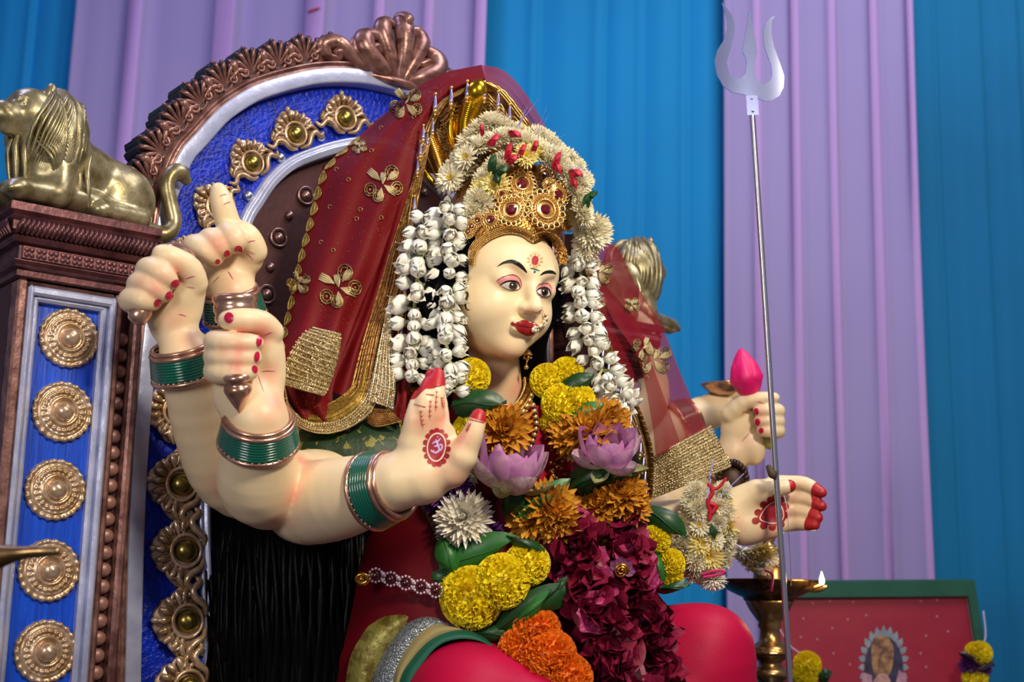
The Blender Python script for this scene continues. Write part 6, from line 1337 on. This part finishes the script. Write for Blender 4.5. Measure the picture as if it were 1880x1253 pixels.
mb.grid(np.array([[trp(*p, 0) for p in per], [trp(*p, -th_) for p in per]]), wrapv=True); obj('trident_head', mb.mesh('trident_head', STEEL), None, t)
A = np.array([[trp(x, y, .004) for x in (1369, 1390)] for y in (176, 212)]); A[1] += CR*.002; mb = MB().grid(A).grid(A+CF*.0015, flip=True); obj('socket_plate', mb.mesh('socket_plate', STEEL, False), None, t)
mb = MB().ball(trp(1381, 205, .005), .002, 8, 5).ball(trp(1379, 182, .005), .0016, 8, 5); obj('rivet', mb.mesh('rivet', STEELP), None, t)
mb = MB().tube([P(1379, 180, TD(180)), P(1401, 500, TD(500)), P(1424, 860, TD(860)), P(1438, 1060, TD(1060)), P(1450, 1253, TD(1253)), P(1452, 1300, TD(1300))], .0042, 12, 40)
bot = P(1452, 1300, TD(1300)); mb.tube([bot, [bot[0]+.02, bot[1], .02]], .0042, 12); obj('trident_rod', mb.mesh('trident_rod', STEELP), None, t)
mb = MB().box((bot[0]-.06, bot[1]-.08, 0), (bot[0]+.10, bot[1]+.08, .022), bev=.004); obj('trident_foot', mb.mesh('trident_foot', STEELP, False), None, t)
mb = MB().tube([P(1411, 858, TD(858)-.003), P(1418, 872, TD(870)-.006), P(1422, 878, TD(878)-.005)], [.004, .006, .003], 6, 8).tube([P(1426, 866, TD(866)-.003), P(1421, 876, TD(876)-.004)], [.002, .004], 6); tag(obj('dried_leaf', mb.mesh('dried_leaf', mat('dry_leaf', '4a3a28', .7))), 'small dried leaf scrap caught on the trident rod above the palm', 'leaf')
mb = MB().tube([P(1438, 905, 2.008), P(1446, 940, 2.0), P(1448, 980, 2.01), P(1452, 1040, 2.1), P(1452, 1076, 2.18)], .0006, 5, 30); tag(obj('hanging_thread', mb.mesh('hanging_thread', mat('white_thread', 'd8d0e0', .6))), 'fine white thread hanging from the offering palm to the lamp', 'thread')
mb = MB()
for k in range(26):
    a = 2*pi*k/26; c0 = P(1345, 886, 2.15); mb.ball(c0+CR*.026*math.cos(a)*.8+CU*.030*math.sin(a), (.006, .006, .006), 6, 5)
mb.ball(P(1345, 886, 2.15), (.022, .008, .026), 10, 8); tag(obj('bracelet_charm', mb.mesh('bracelet_charm', mat('dark_bronze', '4a2f1c', .45, .4, '2c1a10', 80))), 'dark scalloped bronze armlet ornament between the two right hands', 'armlet')
# ------------------------------------------------------------------ oil lamp
BRASS = mat('aged_brass', 'b89a68', .28, .9, '7a5c38', 25, .15, 90); t = thing('oil_lamp', 'tall brass oil lamp with one burning wick beside the knee', 'oil lamp', (P(1408, 1253, 2.28)[0], P(1408, 1253, 2.28)[1], 0))
ctr = P(1412, 1080, 2.28); k_ = 2.28/FPX; cx, cy = ctr[0], ctr[1]; zz = lambda y: P(1410, y, 2.28)[2]
def ly(prof, nm, m=BRASS, seg=36, par=None, fn=None): mb = MB().lathe([(r*k_, zz(y)) for r, y in prof], seg, (cx, cy, 0), fn=fn); return obj(nm, mb.mesh(nm, m), None, par or t)
ly([(1, 1310), (34, 1310), (30, 1295), (24, 1280), (20, 1262), (24, 1250), (34, 1243), (36, 1236), (28, 1228), (20, 1222), (21, 1215), (33, 1208), (38, 1200), (38, 1192), (30, 1185), (20, 1178), (18, 1166), (17, 1158), (22, 1150), (20, 1144), (26, 1136), (36, 1122), (42, 1110), (44, 1104), (40, 1102), (1, 1102)], 'lamp_stem')
sh = ly([(18, 1182), (24, 1184), (34, 1190), (38, 1196), (39, 1200)], 'petalled_collar', seg=48, fn=lambda A, th: A*np.concatenate([np.stack([1+.05*np.abs(np.sin(10*th))]*2, -1), np.ones((48, 1))], -1)[None])
ly([(1, 1104), (46, 1104), (48, 1098), (58, 1094), (74, 1086), (86, 1076), (90, 1070), (92, 1066), (88, 1066), (80, 1074), (60, 1080), (1, 1082)], 'lamp_dish', mat('dark_brass', '7a5c3a', .35, .9, '45301c', 60, .5, 160), 48)
ly([(30, 1084), (30, 1070), (28, 1054), (30, 1046), (28, 1038), (26, 1022), (20, 1008), (12, 1000), (9, 996), (13, 990), (10, 984), (2, 980)], 'lamp_finial')
mb = MB().box((cx-.12, cy-.12, 0), (cx+.12, cy+.12, .03), bev=.01); mb.lathe([(.12, .03), (.06, .06), (.03, .12), (.022, zz(1305))], 30, (cx, cy, 0)); obj('lamp_base', mb.mesh('lamp_base', BRASS), None, t)
c1 = P(1490, 1077, 2.235); mb = MB(); A = np.array([[P(1478, 1070, 2.24), P(1478, 1085, 2.24)], [P(1500, 1072, 2.225), P(1500, 1084, 2.225)], [P(1516, 1075, 2.215), P(1516, 1080, 2.215)]]); mb.grid(A).grid(A+CF*.012, flip=True).tube([P(1478, 1082, 2.235), P(1500, 1083, 2.22), P(1517, 1078, 2.21)], [.004, .005, .003], 8, 12); obj('lamp_spout', mb.mesh('lamp_spout', BRASS), None, t)
mb = MB().tube([P(1496, 1078, 2.215), P(1508, 1074, 2.21)], .002, 6); obj('wick', mb.mesh('wick', mat('wick', 'c8a070', .8)), None, t)
mb = MB().lathe([(.0005, .019), (.0018, .014), (.0038, .008), (.0044, .004), (.003, .0), (.0005, -.001)], 14, P(1509, 1073, 2.208)); obj('flame', mb.mesh('flame', mat('flame', 'fff0c0', .5, emit=22)), None, t)
fl = bpy.data.lights.new('flame_light', 'POINT'); fl.energy = .35; fl.color = (1, .62, .28); fl.shadow_soft_size = .006; fo = bpy.data.objects.new('flame_light', fl); COL.objects.link(fo); fo.location = P(1509, 1062, 2.19)
# flowers laid on the lamp
lf = thing('lamp_flowers', 'small bunch of cream chrysanthemums with pink thread laid on the lamp', 'flowers', P(1390, 1050, 2.22))
for (x, y, r, k, n_) in ((1364, 1012, 24, 'cream0', -CU-CR*.4), (1380, 1015, 26, 'cream3', -CU*.8-CF*.4), (1398, 1012, 28, 'cream3', -CU*.6-CF*.6), (1412, 1028, 24, 'cream2', -CU+CR*.3), (1375, 1028, 20, 'cream3', -CU), (1400, 1040, 20, 'white0', -CU), (1384, 1040, 18, 'cream3', -CU)): flower(k, lf, x, y, 2.19, r, n_)
mb = MB().tube([P(x, y, 2.17) for x, y in ((1406, 1048), (1418, 1055), (1418, 1068), (1416, 1085))], .002, 6, 20); obj('pink_thread', mb.mesh('pink_thread', PTH), None, lf)
# ------------------------------------------------------------------ framed picture
pf = thing('framed_picture', 'green framed picture with red ground leaning before the curtains', 'picture', P(1620, 1320, 2.75))
def FP(x, y, off=0.): return P(x, y, 2.72+(1300-y)*.00022)-CF*off
GRF = mat('green_frame_cloth', '0a5a40', .6, 0, '08503a', 20, .2, 300); REDG = mat('red_picture_ground', '9a1a34', .35, 0, 'a82a3c', 8, .1, 60, coat=.3)
O_ = [(1400, 1068), (1786, 1065), (1840, 1420), (1395, 1420)]; I_ = [(1424, 1096), (1774, 1093), (1822, 1400), (1420, 1400)]
for k in range(4):
    a, b, c, d = O_[k], O_[(k+1) % 4], I_[(k+1) % 4], I_[k]; mb = MB(); q = [FP(*p, .012) for p in (a, b, c, d)]; mb.add(q+[p+CF*.02 for p in q], [(3, 2, 1, 0), (4, 5, 6, 7), (0, 1, 5, 4), (2, 3, 7, 6), (1, 2, 6, 5), (0, 4, 7, 3)]); obj('frame_rail', mb.mesh('frame_rail', GRF, False), None, pf)
q = [FP(*p) for p in I_]; mb = MB().add(q+[p+CF*.004 for p in q], [(3, 2, 1, 0), (4, 5, 6, 7)]); pan = obj('picture_ground', mb.mesh('picture_ground', REDG, False), None, pf)
LINE = mat('grey_line', '8a7a7a', .6)
for k in range(2):
    mb = MB().tube([FP(*I_[k], .002), FP(*I_[k+1], .002)], .0016, 6); obj('inner_fillet', mb.mesh('inner_fillet', LINE), None, pf)
def flatp(nm, pts, m, off, par=pan):
    n = len(pts); V = [FP(x, y, off) for x, y in pts]; tr_ = geometry.tessellate_polygon([[Vector((p[0], p[1], 0)) for p in pts]]); mb = MB().add(V, [tuple(f) for f in tr_]); return obj(nm, mb.mesh(nm, m, False), None, par)
GRYP = mat('grey_blue_petal_print', '9aa6ac', .5, 0, '7c8a94', 40); FIG = mat('figure_print', 'b88a58', .5, 0, '6a4a3c', 60, sharp=(.4, .6)); FACEP = mat('pale_print', 'd8b0a0', .5, 0, 'b07a70', 60); DKP = mat('dark_print', '3a3a58', .5, 0, '2c2038', 50); PKP = mat('mauve_print', 'a8687c', .5, 0, 'c49aa8', 70)
for k in range(15):
    a = pi*(1.12-1.24*k/14); cx_, cy_ = 1622, 1220; rx, ry = 33, 46; x, y = cx_+rx*math.cos(a), cy_-ry*math.sin(a); tx, ty = cx_+(rx+14)*math.cos(a), cy_-(ry+26)*math.sin(a)*1.0; nx, ny = -(ty-y), tx-x; L_ = math.hypot(nx, ny); nx, ny = nx/L_*6.2, ny/L_*6.2
    flatp('printed_petal', [(x-nx*.6, y-ny*.6), ((x+tx)/2-nx, (y+ty)/2-ny), (tx, ty), ((x+tx)/2+nx, (y+ty)/2+ny), (x+nx*.6, y+ny*.6)], GRYP, .0012)
flatp('printed_halo', ellp(1622, 1228, 36, 60), DKP, .0018); flatp('printed_crown', spline([(1600, 1180), (1612, 1168), (1628, 1170), (1640, 1190), (1636, 1230), (1618, 1250), (1602, 1230)], 24, True).tolist(), FIG, .0024); flatp('printed_face', ellp(1618, 1262, 17, 26, .1), FACEP, .003); flatp('printed_drape', [(1585, 1235), (1600, 1240), (1602, 1300), (1570, 1300), (1580, 1260)], PKP, .0026); flatp('printed_drape', [(1650, 1230), (1662, 1240), (1672, 1300), (1636, 1300), (1642, 1262)], PKP, .0026)
WS = mat('pale_star_print', 'c88a98', .5)
rg = np.random.default_rng(3)
for (x, y) in ((1492, 1108), (1524, 1104), (1566, 1106), (1690, 1104), (1720, 1102), (1475, 1136), (1556, 1138), (1720, 1132), (1528, 1154), (1500, 1174), (1700, 1168), (1590, 1130), (1740, 1160), (1690, 1200), (1530, 1200), (1560, 1220), (1700, 1225), (1470, 1170)): flatp('printed_star', [(x+(3.2 if k % 2 else 1.2)*math.cos(k*pi/4), y+(3.2 if k % 2 else 1.2)*math.sin(k*pi/4)) for k in range(8)], WS, .001)
# garland over the frame
fg = thing('frame_garland', 'marigold garland with dark leaves hung over the picture frame', 'garland', P(1790, 1180, 2.66))
mb = MB().tube([FP(1796, 1118, .03), FP(1800, 1160, .03), FP(1794, 1190, .03), FP(1790, 1260, .035), FP(1786, 1330, .04)], .0015, 6, 20); obj('garland_string', mb.mesh('garland_string', MATS['white_thread']), None, fg)
mb = MB().tube([FP(1425, 1148, .03), FP(1445, 1180, .03), FP(1478, 1216, .035), FP(1490, 1330, .04)], .0012, 6, 20); obj('garland_string', mb.mesh('garland_string', MATS['white_thread']), None, fg)
for (k, x, y, r, n_) in (('yel0', 1482, 1222, 28, -CF-CR*.2), ('yel1', 1478, 1240, 26, -CF-CU*.2), ('yel2', 1800, 1200, 24, -CF+CU*.3), ('yel0', 1788, 1196, 18, -CF), ('yel1', 1790, 1246, 26, -CF), ('yel0', 1484, 1290, 28, -CF), ('purple0', 1792, 1226, 22, -CF+CR*.2), ('purple0', 1776, 1222, 16, -CF), ('purple0', 1804, 1228, 16, -CF)): flower(k, fg, x, y, 2.66, r, n_)
leaf(fg, ((1502, 1250), (1528, 1236), (14, 10)), (2.66, 2.655), LEAFM, .006); leaf(fg, ((1496, 1225), (1514, 1252), (8, 8)), (2.66, 2.655), LEAFM, .006); leaf(fg, ((1762, 1200), (1826, 1222), (10, 8)), (2.655, 2.65), mat('dark_purple_leaf', '2a1226', .4), .006); leaf(fg, ((1775, 1240), (1824, 1218), (6, 10)), (2.652, 2.648), MATS['dark_purple_leaf'], .006)
# low table under lamp picture
y0_ = P(1620, 1300, 2.75); tb_ = thing('side_table', 'plain low wooden table under the framed picture', 'table', (y0_[0], y0_[1], 0)); zt_ = P(1620, 1400, 2.70)[2]
mb = MB().box((y0_[0]-.26, y0_[1]-.12, zt_-.03), (y0_[0]+.28, y0_[1]+.16, zt_), bev=.004); obj('table_top', mb.mesh('table_top', FLOOR, False), None, tb_)
for sx in (-.22, .24):
    for sy in (-.09, .13): mb = MB().box((y0_[0]+sx-.02, y0_[1]+sy-.02, 0), (y0_[0]+sx+.02, y0_[1]+sy+.02, zt_-.03), bev=.003); obj('leg', mb.mesh('leg', FLOOR, False), None, tb_)
# ------------------------------------------------------------------ brass spout at the left edge, near the lens
bt = thing('brass_lamp', 'out-of-focus brass lamp spout reaching in at the left edge', 'oil lamp', (P(-160, 1080, 1.32)[0], P(-160, 1080, 1.32)[1], 0)); D_ = 1.32
mb = MB().tube([P(-120, 1060, D_), P(-60, 1040, D_), P(-10, 1024, D_), P(40, 1016, D_), P(80, 1013, D_), P(104, 1013, D_)], [.030, .022, .013, .0065, .0055, .004], 12, 30); obj('spout', mb.mesh('spout', BRASS), None, bt)
c_ = P(-190, 1075, D_); mb = MB().lathe([(.001, -.05), (.03, -.05), (.06, -.02), (.072, .012), (.068, .014), (.05, -.01), (.001, -.02)], 32, c_); obj('bowl', mb.mesh('bowl', BRASS), None, bt)
mb = MB().lathe([(.10, 0), (.09, .02), (.03, .06), (.02, .2), (.028, .3), (.02, .4), (.02, c_[2]-.05)], 28, (c_[0], c_[1], 0)); obj('stand', mb.mesh('stand', BRASS), None, bt)
mb = MB().ball(P(96, 1011, D_), (.005, .004, .003), 8, 6); obj('charred_wick', mb.mesh('charred_wick', mat('charred', '1c1208', .8)), None, bt)
